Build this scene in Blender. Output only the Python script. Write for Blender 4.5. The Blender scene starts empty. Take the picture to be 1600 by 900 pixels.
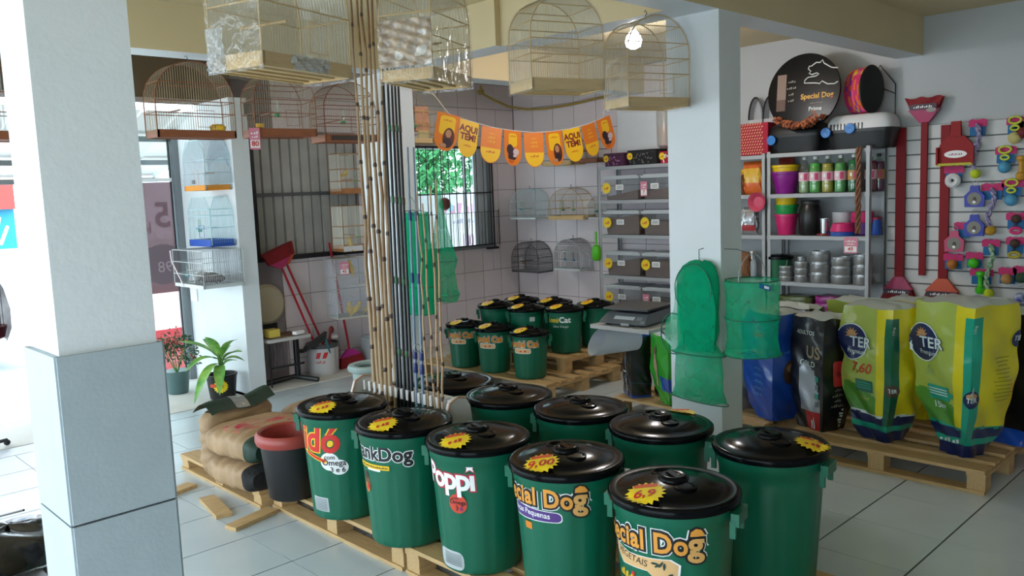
import bpy, bmesh, math, random
from mathutils import Vector, Matrix, Euler
random.seed(7)
PI = math.pi
C = bpy.context.scene.collection

# ---------------------------------------------------------------- camera
cam_d = bpy.data.cameras.new('camera'); cam = bpy.data.objects.new('camera', cam_d); C.objects.link(cam)
right = Vector((0.71488769, -0.69822032, -0.03773554)); down = Vector((-0.10774149, -0.05667006, -0.99256248)); fwd = Vector((0.69088882, 0.71363638, -0.11574003))
mw = Matrix((right, -down, -fwd)).transposed().to_4x4(); mw.translation = (0, 0, 1.766)
cam.matrix_world = mw
cam_d.sensor_width = 36; cam_d.lens = 36 * 1300 / 1600; cam_d.clip_start = .05; cam_d.clip_end = 200
bpy.context.scene.camera = cam

# ---------------------------------------------------------------- world, sun, exposure
vs = bpy.context.scene.view_settings
vs.view_transform = 'Standard'; vs.look = 'None'; vs.gamma = 1; vs.use_curve_mapping = False
vs.exposure = 0.36
w = bpy.data.worlds.new('overcast_sky'); bpy.context.scene.world = w; w.use_nodes = True
bgn = w.node_tree.nodes['Background']
bgn.inputs[0].default_value = (0.74, 0.89, 1.0, 1); bgn.inputs[1].default_value = 4.0
sun_d = bpy.data.lights.new('hazy_sun', 'SUN'); sun_d.energy = 1.5; sun_d.angle = .6; sun_d.color = (1, .97, .92)
sun = bpy.data.objects.new('hazy_sun', sun_d); C.objects.link(sun)
sun.rotation_euler = Vector((.55, -.35, -.76)).to_track_quat('-Z', 'Y').to_euler()

# ---------------------------------------------------------------- helpers
def lin(h):
    h = h.lstrip('#'); o = []
    for i in (0, 2, 4):
        c = int(h[i:i+2], 16) / 255
        o.append(c/12.92 if c <= .04045 else ((c+.055)/1.055)**2.4)
    return (*o, 1)
MATS = {}
def mat(name, col, rough=.6, metal=0, noise=0, nscale=8, bump=0, bscale=60, alpha=1, trans=0, spec=.5, coat=0, emit=0, col2=None, stretch=None, subs=0):
    if name in MATS: return MATS[name]
    m = bpy.data.materials.new(name); m.use_nodes = True; nt = m.node_tree; N = nt.nodes; L = nt.links
    b = N['Principled BSDF']; c = lin(col)
    b.inputs['Base Color'].default_value = c; b.inputs['Roughness'].default_value = rough; b.inputs['Metallic'].default_value = metal
    b.inputs['Specular IOR Level'].default_value = spec; b.inputs['Coat Weight'].default_value = coat; b.inputs['Coat Roughness'].default_value = .08
    b.inputs['Transmission Weight'].default_value = trans; b.inputs['Alpha'].default_value = alpha
    if emit: b.inputs['Emission Color'].default_value = c; b.inputs['Emission Strength'].default_value = emit
    tc = None
    if noise or bump:
        tc = N.new('ShaderNodeTexCoord'); src = tc.outputs['Object']
        if stretch:
            mp = N.new('ShaderNodeMapping'); mp.inputs['Scale'].default_value = stretch; L.new(src, mp.inputs[0]); src = mp.outputs[0]
    if noise:
        n = N.new('ShaderNodeTexNoise'); n.inputs['Scale'].default_value = nscale; n.inputs['Detail'].default_value = 5; L.new(src, n.inputs['Vector'])
        mx = N.new('ShaderNodeMix'); mx.data_type = 'RGBA'
        c2 = lin(col2) if col2 else tuple(x*(1-noise) for x in c[:3]) + (1,)
        mx.inputs[6].default_value = c; mx.inputs[7].default_value = c2
        r = N.new('ShaderNodeMapRange'); r.inputs[1].default_value = .35; r.inputs[2].default_value = .7
        L.new(n.outputs[0], r.inputs[0]); L.new(r.outputs[0], mx.inputs[0]); L.new(mx.outputs[2], b.inputs['Base Color'])
    if bump:
        n2 = N.new('ShaderNodeTexNoise'); n2.inputs['Scale'].default_value = bscale; n2.inputs['Detail'].default_value = 4; L.new(src, n2.inputs['Vector'])
        bp = N.new('ShaderNodeBump'); bp.inputs['Strength'].default_value = bump; bp.inputs['Distance'].default_value = .01
        L.new(n2.outputs[0], bp.inputs['Height']); L.new(bp.outputs[0], b.inputs['Normal'])
    MATS[name] = m; return m
def film(name, tint='#ffffff', gloss=.12, rough=.12, bscale=18, bump=.5, dif=.04, dcol='#e6e9ee'):
    """clear plastic film / net: transparent + glossy (+ a little diffuse)"""
    if name in MATS: return MATS[name]
    m = bpy.data.materials.new(name); m.use_nodes = True; nt = m.node_tree; N = nt.nodes; L = nt.links
    for n in list(N):
        if n.type != 'OUTPUT_MATERIAL': N.remove(n)
    out = [n for n in N if n.type == 'OUTPUT_MATERIAL'][0]
    t = N.new('ShaderNodeBsdfTransparent'); t.inputs[0].default_value = lin(tint)
    g = N.new('ShaderNodeBsdfGlossy'); g.inputs['Roughness'].default_value = rough
    d = N.new('ShaderNodeBsdfDiffuse'); d.inputs[0].default_value = lin(dcol)
    tc = N.new('ShaderNodeTexCoord'); n = N.new('ShaderNodeTexNoise'); n.inputs['Scale'].default_value = bscale; n.inputs['Detail'].default_value = 3; n.inputs['Distortion'].default_value = 1.2
    L.new(tc.outputs['Object'], n.inputs['Vector'])
    bp = N.new('ShaderNodeBump'); bp.inputs['Strength'].default_value = bump; bp.inputs['Distance'].default_value = .02; L.new(n.outputs[0], bp.inputs['Height'])
    L.new(bp.outputs[0], g.inputs['Normal'])
    a = N.new('ShaderNodeMixShader'); a.inputs[0].default_value = gloss; L.new(t.outputs[0], a.inputs[1]); L.new(g.outputs[0], a.inputs[2])
    b = N.new('ShaderNodeMixShader'); b.inputs[0].default_value = dif; L.new(a.outputs[0], b.inputs[1]); L.new(d.outputs[0], b.inputs[2])
    L.new(b.outputs[0], out.inputs[0]); MATS[name] = m; return m
def net_mat(name, col, cover=.5, scale=420):
    """knotted net: thread grid with real holes between (transparent), threads translucent"""
    if name in MATS: return MATS[name]
    m = bpy.data.materials.new(name); m.use_nodes = True; nt = m.node_tree; N = nt.nodes; L = nt.links
    for n in list(N):
        if n.type != 'OUTPUT_MATERIAL': N.remove(n)
    out = [n for n in N if n.type == 'OUTPUT_MATERIAL'][0]
    t = N.new('ShaderNodeBsdfTransparent')
    d = N.new('ShaderNodeBsdfDiffuse'); d.inputs[0].default_value = lin(col)
    tl = N.new('ShaderNodeBsdfTranslucent'); tl.inputs[0].default_value = lin(col)
    a = N.new('ShaderNodeMixShader'); a.inputs[0].default_value = .4; L.new(d.outputs[0], a.inputs[1]); L.new(tl.outputs[0], a.inputs[2])
    tc = N.new('ShaderNodeTexCoord'); n = N.new('ShaderNodeTexNoise'); n.inputs['Scale'].default_value = 7; L.new(tc.outputs['Object'], n.inputs['Vector'])
    r = N.new('ShaderNodeMapRange'); r.inputs[1].default_value = .3; r.inputs[2].default_value = .7; r.inputs[3].default_value = cover-.12; r.inputs[4].default_value = cover+.12
    L.new(n.outputs[0], r.inputs[0])
    b = N.new('ShaderNodeMixShader'); L.new(r.outputs[0], b.inputs[0]); L.new(t.outputs[0], b.inputs[1]); L.new(a.outputs[0], b.inputs[2])
    L.new(b.outputs[0], out.inputs[0]); MATS[name] = m; return m

class MB:
    """collects geometry for ONE mesh object"""
    def __init__(s): s.v = []; s.f = []; s.m = []
    def add(s, vs, fs, m=0):
        o = len(s.v); s.v += [tuple(v) for v in vs]; s.f += [tuple(i+o for i in f) for f in fs]; s.m += [m]*len(fs) if isinstance(m, int) else list(m); return s
    def box(s, c, d, m=0, R=None):
        x, y, z = (q/2 for q in d); P = [Vector((a*x, b*y, e*z)) for a in (-1, 1) for b in (-1, 1) for e in (-1, 1)]
        if R is not None: P = [R @ p for p in P]
        c = Vector(c); return s.add([p+c for p in P], [(0,1,3,2),(4,6,7,5),(0,4,5,1),(2,3,7,6),(0,2,6,4),(1,5,7,3)], m)
    def bb(s, a, b, m=0): return s.box([(p+q)/2 for p, q in zip(a, b)], [abs(q-p) for p, q in zip(a, b)], m)
    def beam(s, a, b, wd, h, m=0):
        a = Vector(a); b = Vector(b); d = b-a; R = d.to_track_quat('X', 'Z').to_matrix(); return s.box((a+b)/2, (d.length, wd, h), m, R)
    def tube(s, pts, r, n=6, m=0, cap=True, closed=False):
        pts = [Vector(p) for p in pts]; k = len(pts); rs = r if isinstance(r, (list, tuple)) else [r]*k
        vs = []; up = None
        for i, p in enumerate(pts):
            if closed: t = pts[(i+1) % k]-pts[i-1]
            else: t = pts[min(i+1, k-1)]-pts[max(i-1, 0)]
            if t.length < 1e-9: t = Vector((0, 0, 1))
            t.normalize()
            if up is None: up = t.orthogonal().normalized()
            up = (up-t*up.dot(t)); up = up.normalized() if up.length > 1e-6 else t.orthogonal().normalized()
            sd = t.cross(up)
            for j in range(n):
                a = 2*PI*j/n; vs.append(p+(up*math.cos(a)+sd*math.sin(a))*rs[i])
        fs = []
        for i in range(k if closed else k-1):
            i2 = (i+1) % k
            for j in range(n): fs.append((i*n+j, i*n+(j+1) % n, i2*n+(j+1) % n, i2*n+j))
        if cap and not closed: fs += [tuple(range(n-1, -1, -1)), tuple((k-1)*n+j for j in range(n))]
        return s.add(vs, fs, m)
    def lathe(s, prof, c=(0,0,0), n=24, m=0, R=None, mod=None, mfn=None, caps=True):
        c = Vector(c); vs = []; k = len(prof)
        for i, (r, z) in enumerate(prof):
            for j in range(n):
                a = 2*PI*j/n; q = r+(mod(i, j) if mod else 0); p = Vector((q*math.cos(a), q*math.sin(a), z))
                vs.append((R @ p if R is not None else p)+c)
        fs = []; ms = []
        for i in range(k-1):
            for j in range(n): fs.append((i*n+j, i*n+(j+1) % n, (i+1)*n+(j+1) % n, (i+1)*n+j)); ms.append(mfn(i) if mfn else m)
        if caps:
            fs += [tuple(range(n-1, -1, -1)), tuple((k-1)*n+j for j in range(n))]; ms += [ms[0], ms[-1]]
        return s.add(vs, fs, ms)
    def ball(s, c, r, m=0, n=12, sq=(1,1,1), R=None):
        k = max(5, n//2+1); c = Vector(c); vs = []
        for i in range(k):
            t = PI*i/(k-1)
            for j in range(n):
                a = 2*PI*j/n; p = Vector((max(math.sin(t), .001)*math.cos(a)*r*sq[0], max(math.sin(t), .001)*math.sin(a)*r*sq[1], -math.cos(t)*r*sq[2]))
                vs.append((R @ p if R is not None else p)+c)
        fs = [(i*n+j, i*n+(j+1) % n, (i+1)*n+(j+1) % n, (i+1)*n+j) for i in range(k-1) for j in range(n)]
        return s.add(vs, fs, m)
    def grid(s, fn, nu, nv, m=0, mfn=None, closed=False):
        vs = [fn(i/(nu if closed else nu), j/nv) for j in range(nv+1) for i in range(nu if closed else nu+1)]
        W = nu if closed else nu+1; fs = []; ms = []
        for j in range(nv):
            for i in range(nu):
                fs.append((j*W+i, j*W+(i+1) % W, (j+1)*W+(i+1) % W, (j+1)*W+i)); ms.append(mfn((i+.5)/nu, (j+.5)/nv) if mfn else m)
        return s.add(vs, fs, ms)
    def prism(s, poly, o, u, v, n, m=0):
        o, u, v, n = map(Vector, (o, u, v, n)); k = len(poly)
        vs = [o+u*a+v*b for a, b in poly]+[o+u*a+v*b+n for a, b in poly]
        return s.add(vs, [tuple(range(k-1, -1, -1)), tuple(range(k, 2*k))]+[(i, (i+1) % k, k+(i+1) % k, k+i) for i in range(k)], m)
    def mesh(s, name, mats, smooth=True, ang=40, weld=False):
        me = bpy.data.meshes.new(name); me.from_pydata(s.v, [], s.f)
        for x in (mats if isinstance(mats, (list, tuple)) else [mats]): me.materials.append(x)
        if any(s.m): me.polygons.foreach_set('material_index', s.m)
        if smooth:
            me.polygons.foreach_set('use_smooth', [True]*len(me.polygons)); me.set_sharp_from_angle(angle=math.radians(ang))
        me.update(); return me
    def build(s, name, mats, parent=None, loc=None, rz=0, smooth=True, stuff=False, label=None, ang=40):
        return put(name, s.mesh(name, mats, smooth, ang), parent, loc, rz, stuff, label)
def put(name, me, parent=None, loc=None, rz=0, stuff=False, label=None):
    o = bpy.data.objects.new(name, me); C.objects.link(o)
    if parent is not None: o.parent = parent
    if loc is not None: o.location = loc
    if rz: o.rotation_euler = (0, 0, rz)
    if stuff: o['kind'] = 'stuff'
    if label: o['label'] = label
    return o
def tag(o, label, cat, group=None):
    o['label'] = label; o['category'] = cat
    if group: o['group'] = group
    return o
def thing(name, label, cat, loc=(0,0,0), rz=0, group=None, rot=None):
    o = bpy.data.objects.new(name, None); o.empty_display_size = .05; C.objects.link(o); o.location = loc
    o.rotation_euler = rot if rot else (0, 0, rz)
    return tag(o, label, cat, group)
def struct(o): o['kind'] = 'structure'; return o
KIDS = {}
def dup(root, loc, rz=None, label=None, group=None, rot=None, scale=None):
    def rec(o, par):
        c = o.copy(); C.objects.link(c)
        if par is not None: c.parent = par
        for ch in o.children: rec(ch, c)
        return c
    r = rec(root, None); r.location = loc
    if rz is not None: r.rotation_euler = (0, 0, rz)
    if rot is not None: r.rotation_euler = rot
    if scale: r.scale = scale
    if label: r['label'] = label
    if group: r['group'] = group
    return r

# ---- flat print: 2-D shapes / lettering laid on any surface
TXT = {}
def text2d(s, size=1, bold=0, shear=0, space=1, res=3, line=1.0):
    k = (s, bold, shear, space, res, line)
    if k not in TXT:
        cu = bpy.data.curves.new('t', 'FONT'); cu.body = s; cu.align_x = 'CENTER'; cu.align_y = 'CENTER'; cu.offset = bold; cu.shear = shear; cu.space_character = space; cu.resolution_u = res; cu.space_line = line
        ob = bpy.data.objects.new('t', cu); C.objects.link(ob); dg = bpy.context.evaluated_depsgraph_get(); dg.update()
        me = bpy.data.meshes.new_from_object(ob.evaluated_get(dg)); TXT[k] = ([(v.co.x, v.co.y) for v in me.vertices], [tuple(p.vertices) for p in me.polygons])
        bpy.data.objects.remove(ob); bpy.data.curves.remove(cu); bpy.data.meshes.remove(me)
    v, f = TXT[k]; return [(x*size, y*size) for x, y in v], f
def shift(sh, dx, dy, sx=1, sy=1, rot=0):
    c, s_ = math.cos(rot), math.sin(rot); return [(dx+(x*sx*c-y*sy*s_), dy+(x*sx*s_+y*sy*c)) for x, y in sh[0]], sh[1]
def warp(sh, fn): return [fn(x, y) for x, y in sh[0]], sh[1]
def poly(pts): return list(pts), [tuple(range(len(pts)))]
def rrect(wd, h, r=.2, n=4):
    r = min(r, wd/2, h/2); P = []
    for cx, cy, a0 in ((wd/2-r, h/2-r, 0), (-wd/2+r, h/2-r, 90), (-wd/2+r, -h/2+r, 180), (wd/2-r, -h/2+r, 270)):
        for i in range(n+1): a = math.radians(a0+90*i/n); P.append((cx+r*math.cos(a), cy+r*math.sin(a)))
    return poly(P)
def ell(a, b, n=24): return poly([(a*math.cos(2*PI*i/n), b*math.sin(2*PI*i/n)) for i in range(n)])
def burst(a, b, n=18, k=.78): return poly([((1 if i % 2 else k)*a*math.cos(PI*i/n), (1 if i % 2 else k)*b*math.sin(PI*i/n)) for i in range(2*n)])
def star(r, n=5, k=.45): return poly([((1 if i % 2 == 0 else k)*r*math.sin(PI*i/n), (1 if i % 2 == 0 else k)*r*math.cos(PI*i/n)) for i in range(2*n)])
def scrib(w_, h, n=None):
    """illegible print: a row of small uneven marks"""
    n = n or max(3, int(w_/h*1.3)); V = []; F = []; st = w_/n
    for i in range(n):
        x = -w_/2+st*(i+.5); hh = h*(.55+.45*((i*7) % 5)/4); a = st*.36; o = len(V)
        V += [(x-a, -h/2), (x+a*(.3+.7*(i % 2)), -h/2), (x+a, -h/2+hh), (x-a*(.2+.8*((i+1) % 2)), -h/2+hh)]; F.append((o, o+1, o+2, o+3))
    return V, F
def decal(name, layers, fn, parent, cut=.02, lift0=.0012, dl=.0007, label=None):
    """layers: list of (shape2d, material). fn(x, y, lift) -> 3-D point"""
    V = []; F = []; M = []; mats = []
    for li, (sh, mt) in enumerate(layers):
        if mt not in mats: mats.append(mt)
        mi = mats.index(mt); bm = bmesh.new(); vv = [bm.verts.new((x, y, 0)) for x, y in sh[0]]
        for f in sh[1]:
            try: bm.faces.new([vv[i] for i in f])
            except ValueError: pass
        if cut:
            bm.normal_update(); bmesh.ops.triangulate(bm, faces=bm.faces[:])
            xs = [v[0] for v in sh[0]]; ys = [v[1] for v in sh[0]]
            for ax, lo, hi in ((0, min(xs), max(xs)), (1, min(ys), max(ys))):
                q = math.ceil((lo+1e-5)/cut)*cut
                while q < hi-1e-5:
                    co = [0, 0, 0]; co[ax] = q; no = [0, 0, 0]; no[ax] = 1
                    bmesh.ops.bisect_plane(bm, geom=bm.verts[:]+bm.edges[:]+bm.faces[:], plane_co=co, plane_no=no); q += cut
        bm.verts.ensure_lookup_table(); bm.verts.index_update(); o = len(V); l = lift0+dl*li
        V += [tuple(fn(v.co.x, v.co.y, l)) for v in bm.verts]
        for f in bm.faces: F.append(tuple(v.index+o for v in f.verts)); M.append(mi)
        bm.free()
    me = bpy.data.meshes.new(name); me.from_pydata(V, [], F)
    for x in mats: me.materials.append(x)
    me.polygons.foreach_set('material_index', M); me.update()
    return put(name, me, parent, label=label)
def flat(o, u, v, n=None):
    o = Vector(o); u = Vector(u).normalized(); v = Vector(v).normalized(); n = Vector(n) if n else u.cross(v)
    return lambda x, y, l: o+u*x+v*y+n*l
def can_map(a0, z0, rfn):
    """x along the circumference to the right as seen from outside, y up"""
    def fn(x, y, l):
        r = rfn(z0+y)+l; a = a0+x/rfn(z0+y); return (r*math.cos(a), r*math.sin(a), z0+y)
    return fn
# ---------------------------------------------------------------- materials
WHITE = mat('white_paint', '#dfe3e6', .55, noise=.05, nscale=3, bump=.15, bscale=40)
WALLW = mat('grey_white_paint', '#b9bdbf', .6, noise=.06, nscale=2)
BEIGE = mat('beige_paint', '#d6c49c', .6, noise=.06, nscale=2)
BROWN = mat('brown_fascia', '#5b4a35', .7)
GROUT = mat('dark_grout', '#4a4a4c', .9)
WGROUT = mat('wall_grout', '#8f8588', .9)
TILE = mat('glazed_floor_tile', '#c6d1d8', .22, noise=.06, nscale=3, spec=.5)
WTILE = mat('glazed_wall_tile', '#e2d6d9', .25, noise=.04, nscale=2)
PTILE = mat('matte_pillar_tile', '#a9b4ba', .5, noise=.06, nscale=12, bump=.08, bscale=90)
SLAT = mat('white_slat_board', '#cbcccb', .45)
GREYM = mat('grey_metal', '#8a8d90', .4, metal=.6)
SHELFM = mat('shelf_grey_paint', '#a7aaad', .45, metal=.15)
DKM = mat('dark_metal', '#2b2b2d', .5, metal=.4)
BLACK = mat('black_plastic', '#141416', .35)
CONC = mat('pale_concrete', '#d8d6d0', .9, noise=.1, nscale=4)
WOOD = mat('pine_wood', '#c9a673', .6, noise=.25, nscale=9, stretch=(1, 12, 12), bump=.15, bscale=20)
WOODY = mat('pine_wood_along', '#c9a673', .6, noise=.25, nscale=9, stretch=(12, 1, 12), bump=.15, bscale=20)
LWOOD = mat('light_wood', '#d8b47a', .5, noise=.15, nscale=10, stretch=(1, 10, 10))
RWOOD = mat('reddish_wood', '#8f5436', .45, noise=.2, nscale=10, stretch=(1, 10, 10))
GLASS = film('window_glass', '#f4fbfa', .06, .02, 4, .02, 0)
YEL = mat('yellow_card', '#f2cf1d', .5); RED = mat('red_ink', '#c8252b', .5); INKW = mat('white_ink', '#f2f2f2', .5); INKK = mat('black_ink', '#17171a', .5)
ORG = mat('orange_ink', '#e8862a', .5); PINKC = mat('pink_price_card', '#d8829a', .5); PURP = mat('purple_ink', '#54357f', .5)

def unit_box(name, d, mt, bev=0):
    return MB().box((0,0,0), d).mesh(name, mt, smooth=False)
# ---------------------------------------------------------------- floor
fl = struct(MB().bb((-1.6, -3, -.06), (7.5, 6.985, -.004)).build('floor', GROUT, smooth=False))
tm = unit_box('floor_tile', (.4455, .4405, .012), TILE)
cells = []
for i in range(-4, 17):
    for j in range(-7, 16):
        x, y = .11+.45*i+.225, .45*j+.225
        if x > 7.3 or y > 6.9: continue
        f = x*fwd.x+y*fwd.y; s = x*right.x+y*right.y
        vis = f > .6 and abs(s) < f*.66+.5 and f > 1.2
        cells.append((0 if vis else 1, f, x, y))
cells.sort(); far = MB(); nt = 0
for q, f, x, y in cells:
    if q == 0 and nt < 290: put('floor_tile', tm, fl, (x, y, -.006)); nt += 1
    else: far.box((x, y, -.006), (.4455, .4405, .012))
far.bb((-1.6, 6.757, -.012), (7.39, 6.972, 0))
far.build('floor_tiling', TILE, fl, smooth=False, stuff=True)
struct(MB().bb((-1.6, 7.0, -.06), (3.62, 8.45, .0)).bb((3.4, 7.0, -.06), (7.5, 7.6, 0)).build('trim_1', CONC, smooth=False))      # entrance sill behind the dark joint
struct(MB().bb((-40, -20, -.2), (-1.6, 9, -.07)).bb((-1.6, 8.45, -.2), (60, 9, -.07)).bb((-40, 9, -.8), (60, 60, -.62)).build('ground', CONC, smooth=False))
# ---------------------------------------------------------------- walls
wl = MB()                                                            # wall with the window (Y = 7.5)
wl.bb((3.6, 7.51, 0), (3.86, 7.7, 3.06)).bb((3.46, 7.51, 2.69), (3.6, 7.7, 3.06)).bb((3.86, 7.51, 0), (5.05, 7.7, 1.2)).bb((3.86, 7.51, 2.42), (5.05, 7.7, 3.06))
wl.bb((5.05, 7.51, 0), (5.72, 7.7, 3.06)).bb((5.72, 7.51, 0), (6.96, 7.7, 1.12)).bb((5.72, 7.51, 2.3), (6.96, 7.7, 3.06)).bb((6.96, 7.51, 0), (7.5, 7.7, 3.06))
wl = struct(wl.build('wall_left', WGROUT, smooth=False))
wb = struct(MB().bb((7.40, 2.9, 0), (7.6, 7.7, 3.06)).build('wall_back', WGROUT, smooth=False))
struct(MB().bb((7.38, -3, 0), (7.6, 2.89, 3.06)).bb((7.385, 2.89, 2.19), (7.42, 4.7, 3.06)).build('wall_right', WALLW, smooth=False))
struct(MB().bb((-1.6, -3.15, 0), (7.6, -3, 3.06)).build('wall_front', WALLW, smooth=False))
struct(MB().bb((-1.75, -3.15, 2.55), (-1.6, 8.4, 3.06)).bb((-1.75, -3.15, 0), (-1.6, -1.2, 3.06)).build('wall_street', WALLW, smooth=False))
struct(MB().bb((-1.75, -3.15, 3.06), (7.6, 7.9, 3.2)).build('ceiling', BEIGE, smooth=False))
WT = {}
def wtile(a, b, z0, z1, side):
    """one glazed tile between a..b along the wall and z0..z1"""
    g = .0035; k = (round(b-a, 3), round(z1-z0, 3), side)
    if k not in WT:
        d = (b-a-2*g, .012, z1-z0-2*g) if side == 'l' else (.012, b-a-2*g, z1-z0-2*g); WT[k] = unit_box('wall_tile', d, WTILE)
    if side == 'l': put('wall_tile', WT[k], wl, ((a+b)/2, 7.506, (z0+z1)/2))
    else: put('wall_tile', WT[k], wb, (7.396, (a+b)/2, (z0+z1)/2))
def cutrect(r, h):
    a, b, c, d = r; e, f, g, i = h
    if b <= e or a >= f or d <= g or c >= i: return [r]
    o = []
    if a < e: o.append((a, e, c, d))
    if b > f: o.append((f, b, c, d))
    if c < g: o.append((max(a, e), min(b, f), c, g))
    if d > i: o.append((max(a, e), min(b, f), i, d))
    return [q for q in o if q[1]-q[0] > .02 and q[3]-q[2] > .02]
zs = [.486+.3245*k for k in range(-2, 9)]
for k in range(len(zs)-1):
    z0, z1 = max(0, zs[k]), min(3.05, zs[k+1])
    if z1 <= z0: continue
    for i in range(12):
        b = 7.385-.299*i; a = b-.299
        if a < 3.86: continue
        for r in cutrect((a, b, z0, z1), (5.72, 6.96, 1.12, 2.3)):
            for q in cutrect(r, (3.0, 5.05, 1.2, 2.43)): wtile(*q, 'l')
    for i in range(10):
        b = 7.495-.333*i; a = b-.333
        if a > 4.3: wtile(a, b, z0, z1, 'b')
MB().bb((7.388, 2.9, 0), (7.399, 4.45, 2.19)).build('plaster_panel', WALLW, wb, smooth=False)
# dark brown lintel over the entrance, ribbed canopy outside
struct(MB().bb((-1.6, 7.35, 2.68), (3.62, 7.75, 3.06)).build('lintel', BROWN, smooth=False))
t = thing('entrance_canopy', 'white ribbed sheet canopy sloping down over the entrance outside', 'canopy', (1.0, 7.8, 2.62))
CAN = mat('canopy_sheet', '#eef0ee', .5)
sl = (2.12-2.64)/1.6
for i in range(15):
    x0 = -2.4+i*.34
    MB().add([(x0, 0, 0), (x0+.29, 0, 0), (x0+.30, 0, -.02), (x0+.335, 0, -.02), (x0+.335, 1.65, 1.65*sl-.02), (x0+.30, 1.65, 1.65*sl-.02), (x0+.29, 1.65, 1.65*sl), (x0, 1.65, 1.65*sl)],
             [(0,1,6,7), (1,2,5,6), (2,3,4,5)]).build('sheet_rib', CAN, t, smooth=False)
for q in (.5, 1.1, 1.6): MB().beam((-2.4, q, q*sl-.06), (2.7, q, q*sl-.06), .05, .05).build('cross_tube', GREYM, t, smooth=False)
MB().beam((2.68, 0, -.03), (2.68, 1.65, 1.65*sl-.03), .04, .07).build('edge_bar', CAN, t, smooth=False)
# ---------------------------------------------------------------- beams
def beam(name, a, b):
    m = MB().bb(a, b, [0, 0, 0, 0, 1, 0]); return struct(m.build(name, [BEIGE, WHITE], smooth=False))
# face order of box(): (x-),(x+),(y-),(y+),(z-),(z+)
beam('beam_1', (-1.6, 2.64, 2.75), (7.38, 2.86, 3.06))
beam('beam_2', (-1.6, 5.48, 2.75), (7.39, 5.73, 3.06))
beam('beam_3', (4.05, 2.86, 2.75), (4.28, 4.2, 3.06))
beam('beam_4', (4.0, 4.2, 2.75), (4.24, 5.48, 3.06))
# ---------------------------------------------------------------- pillars
p = struct(MB().bb((.622, 2.312, 0), (.868, 2.56, 2.75)).build('pillar_left', WHITE, smooth=False))
for k, (z0, z1) in enumerate(((0, .48), (.486, .94), (.946, 1.39))):
    MB().bb((.611, 2.297, z0), (.877, 2.311, z1)).build('pillar_tile', PTILE, p, smooth=False)
    MB().bb((.606, 2.303, z0), (.621, 2.575, z1)).build('pillar_tile', PTILE, p, smooth=False)
    MB().bb((.869, 2.303, z0), (.884, 2.575, z1)).build('pillar_tile', PTILE, p, smooth=False)
MB().bb((.6155, 2.3065, 0), (.8745, 2.57, 1.384)).build('grout_joint', GROUT, p, smooth=False)
struct(MB().bb((4.27, 2.64, 0), (4.5, 3.0, 2.75)).build('pillar_right', WHITE, smooth=False))
struct(MB().bb((4.05, 5.49, 0), (4.27, 5.95, 2.75)).build('pillar_middle', WHITE, smooth=False))
struct(MB().bb((3.45, 7.06, 0), (3.615, 8.3, 2.68)).build('pillar_entrance', WHITE, smooth=False))
# ---------------------------------------------------------------- slat wall
sw = struct(MB().bb((7.372, -2, .70), (7.381, 2.905, 2.18)).build('wall_slats', mat('slat_groove', '#6f6f70', .6), smooth=False))
for k in range(12):
    z0 = .735+.1205*k; MB().bb((7.352, -2, z0+.006), (7.372, 2.9, z0+.1145)).build('slat', SLAT, sw, smooth=False)
MB().bb((7.36, -2, 0), (7.379, 2.9, .7)).build('lower_panel', WALLW, sw, smooth=False)
# ---------------------------------------------------------------- grey metal shutter boards in the left wall
sh = struct(MB().bb((3.86, 7.56, 1.2), (5.05, 7.6, 2.42)).build('shutter', mat('shutter_back', '#5f6366', .6), smooth=False))
SHM = mat('shutter_sheet', '#b3b2ae', .55, metal=0, noise=.15, nscale=5)
for i in range(11):
    x0 = 3.865+i*.1075
    MB().prism([(0, 0), (.1, 0), (.092, .02), (.008, .02)], (x0, 7.56, 1.215), (1, 0, 0), (0, -1, 0), (0, 0, 1.2)).build('shutter_board', SHM, sh, smooth=False)
MB().bb((3.86, 7.515, 1.8), (5.05, 7.54, 1.835)).build('cross_bar', mat('shutter_bar', '#5d6063', .5, metal=.3), sh, smooth=False)
MB().bb((3.84, 7.47, 1.17), (5.05, 7.56, 1.215)).build('bottom_rail', DKM, sh, smooth=False)
MB().bb((3.835, 7.48, 1.17), (3.87, 7.56, 2.45)).build('side_rail', DKM, sh, smooth=False)
# ---------------------------------------------------------------- barred window
wn = struct(MB().bb((5.72, 7.46, 1.09), (6.985, 7.62, 1.125)).bb((5.72, 7.5, 2.28), (6.98, 7.62, 2.31)).bb((5.70, 7.5, 1.1), (5.73, 7.62, 2.3)).bb((6.94, 7.5, 1.1), (6.97, 7.62, 2.3)).build('window_1', GREYM, smooth=False))
for a, b in ((5.73, 6.64), (6.65, 6.94)): MB().bb((a, 7.6, 1.12), (b, 7.604, 2.29)).build('pane', GLASS, wn, smooth=False)
MB().bb((6.63, 7.6, 1.12), (6.66, 7.62, 2.3)).build('mullion', GREYM, wn, smooth=False)
MB().bb((6.74, 7.55, 1.12), (6.94, 7.575, 2.28)).build('sliding_leaf', mat('grey_glass_leaf', '#c3cbd2', .2), wn, smooth=False)
for i in range(12): MB().tube([(5.74+i*.108, 7.47, 1.12), (5.74+i*.108, 7.47, 2.31)], .006, 6).build('window_bar', DKM, wn)
for z in (1.13, 1.76, 2.3): MB().bb((5.72, 7.462, z-.008), (6.97, 7.478, z+.008)).build('window_rail', DKM, wn, smooth=False)
MB().tube([(6.962, 7.465, 1.1), (6.962, 7.465, 2.33)], .011, 6).build('window_post', DKM, wn)
MB().bb((6.82, 7.4, 1.075), (6.97, 7.47, 1.1)).build('bracket', BLACK, wn, smooth=False)
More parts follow.
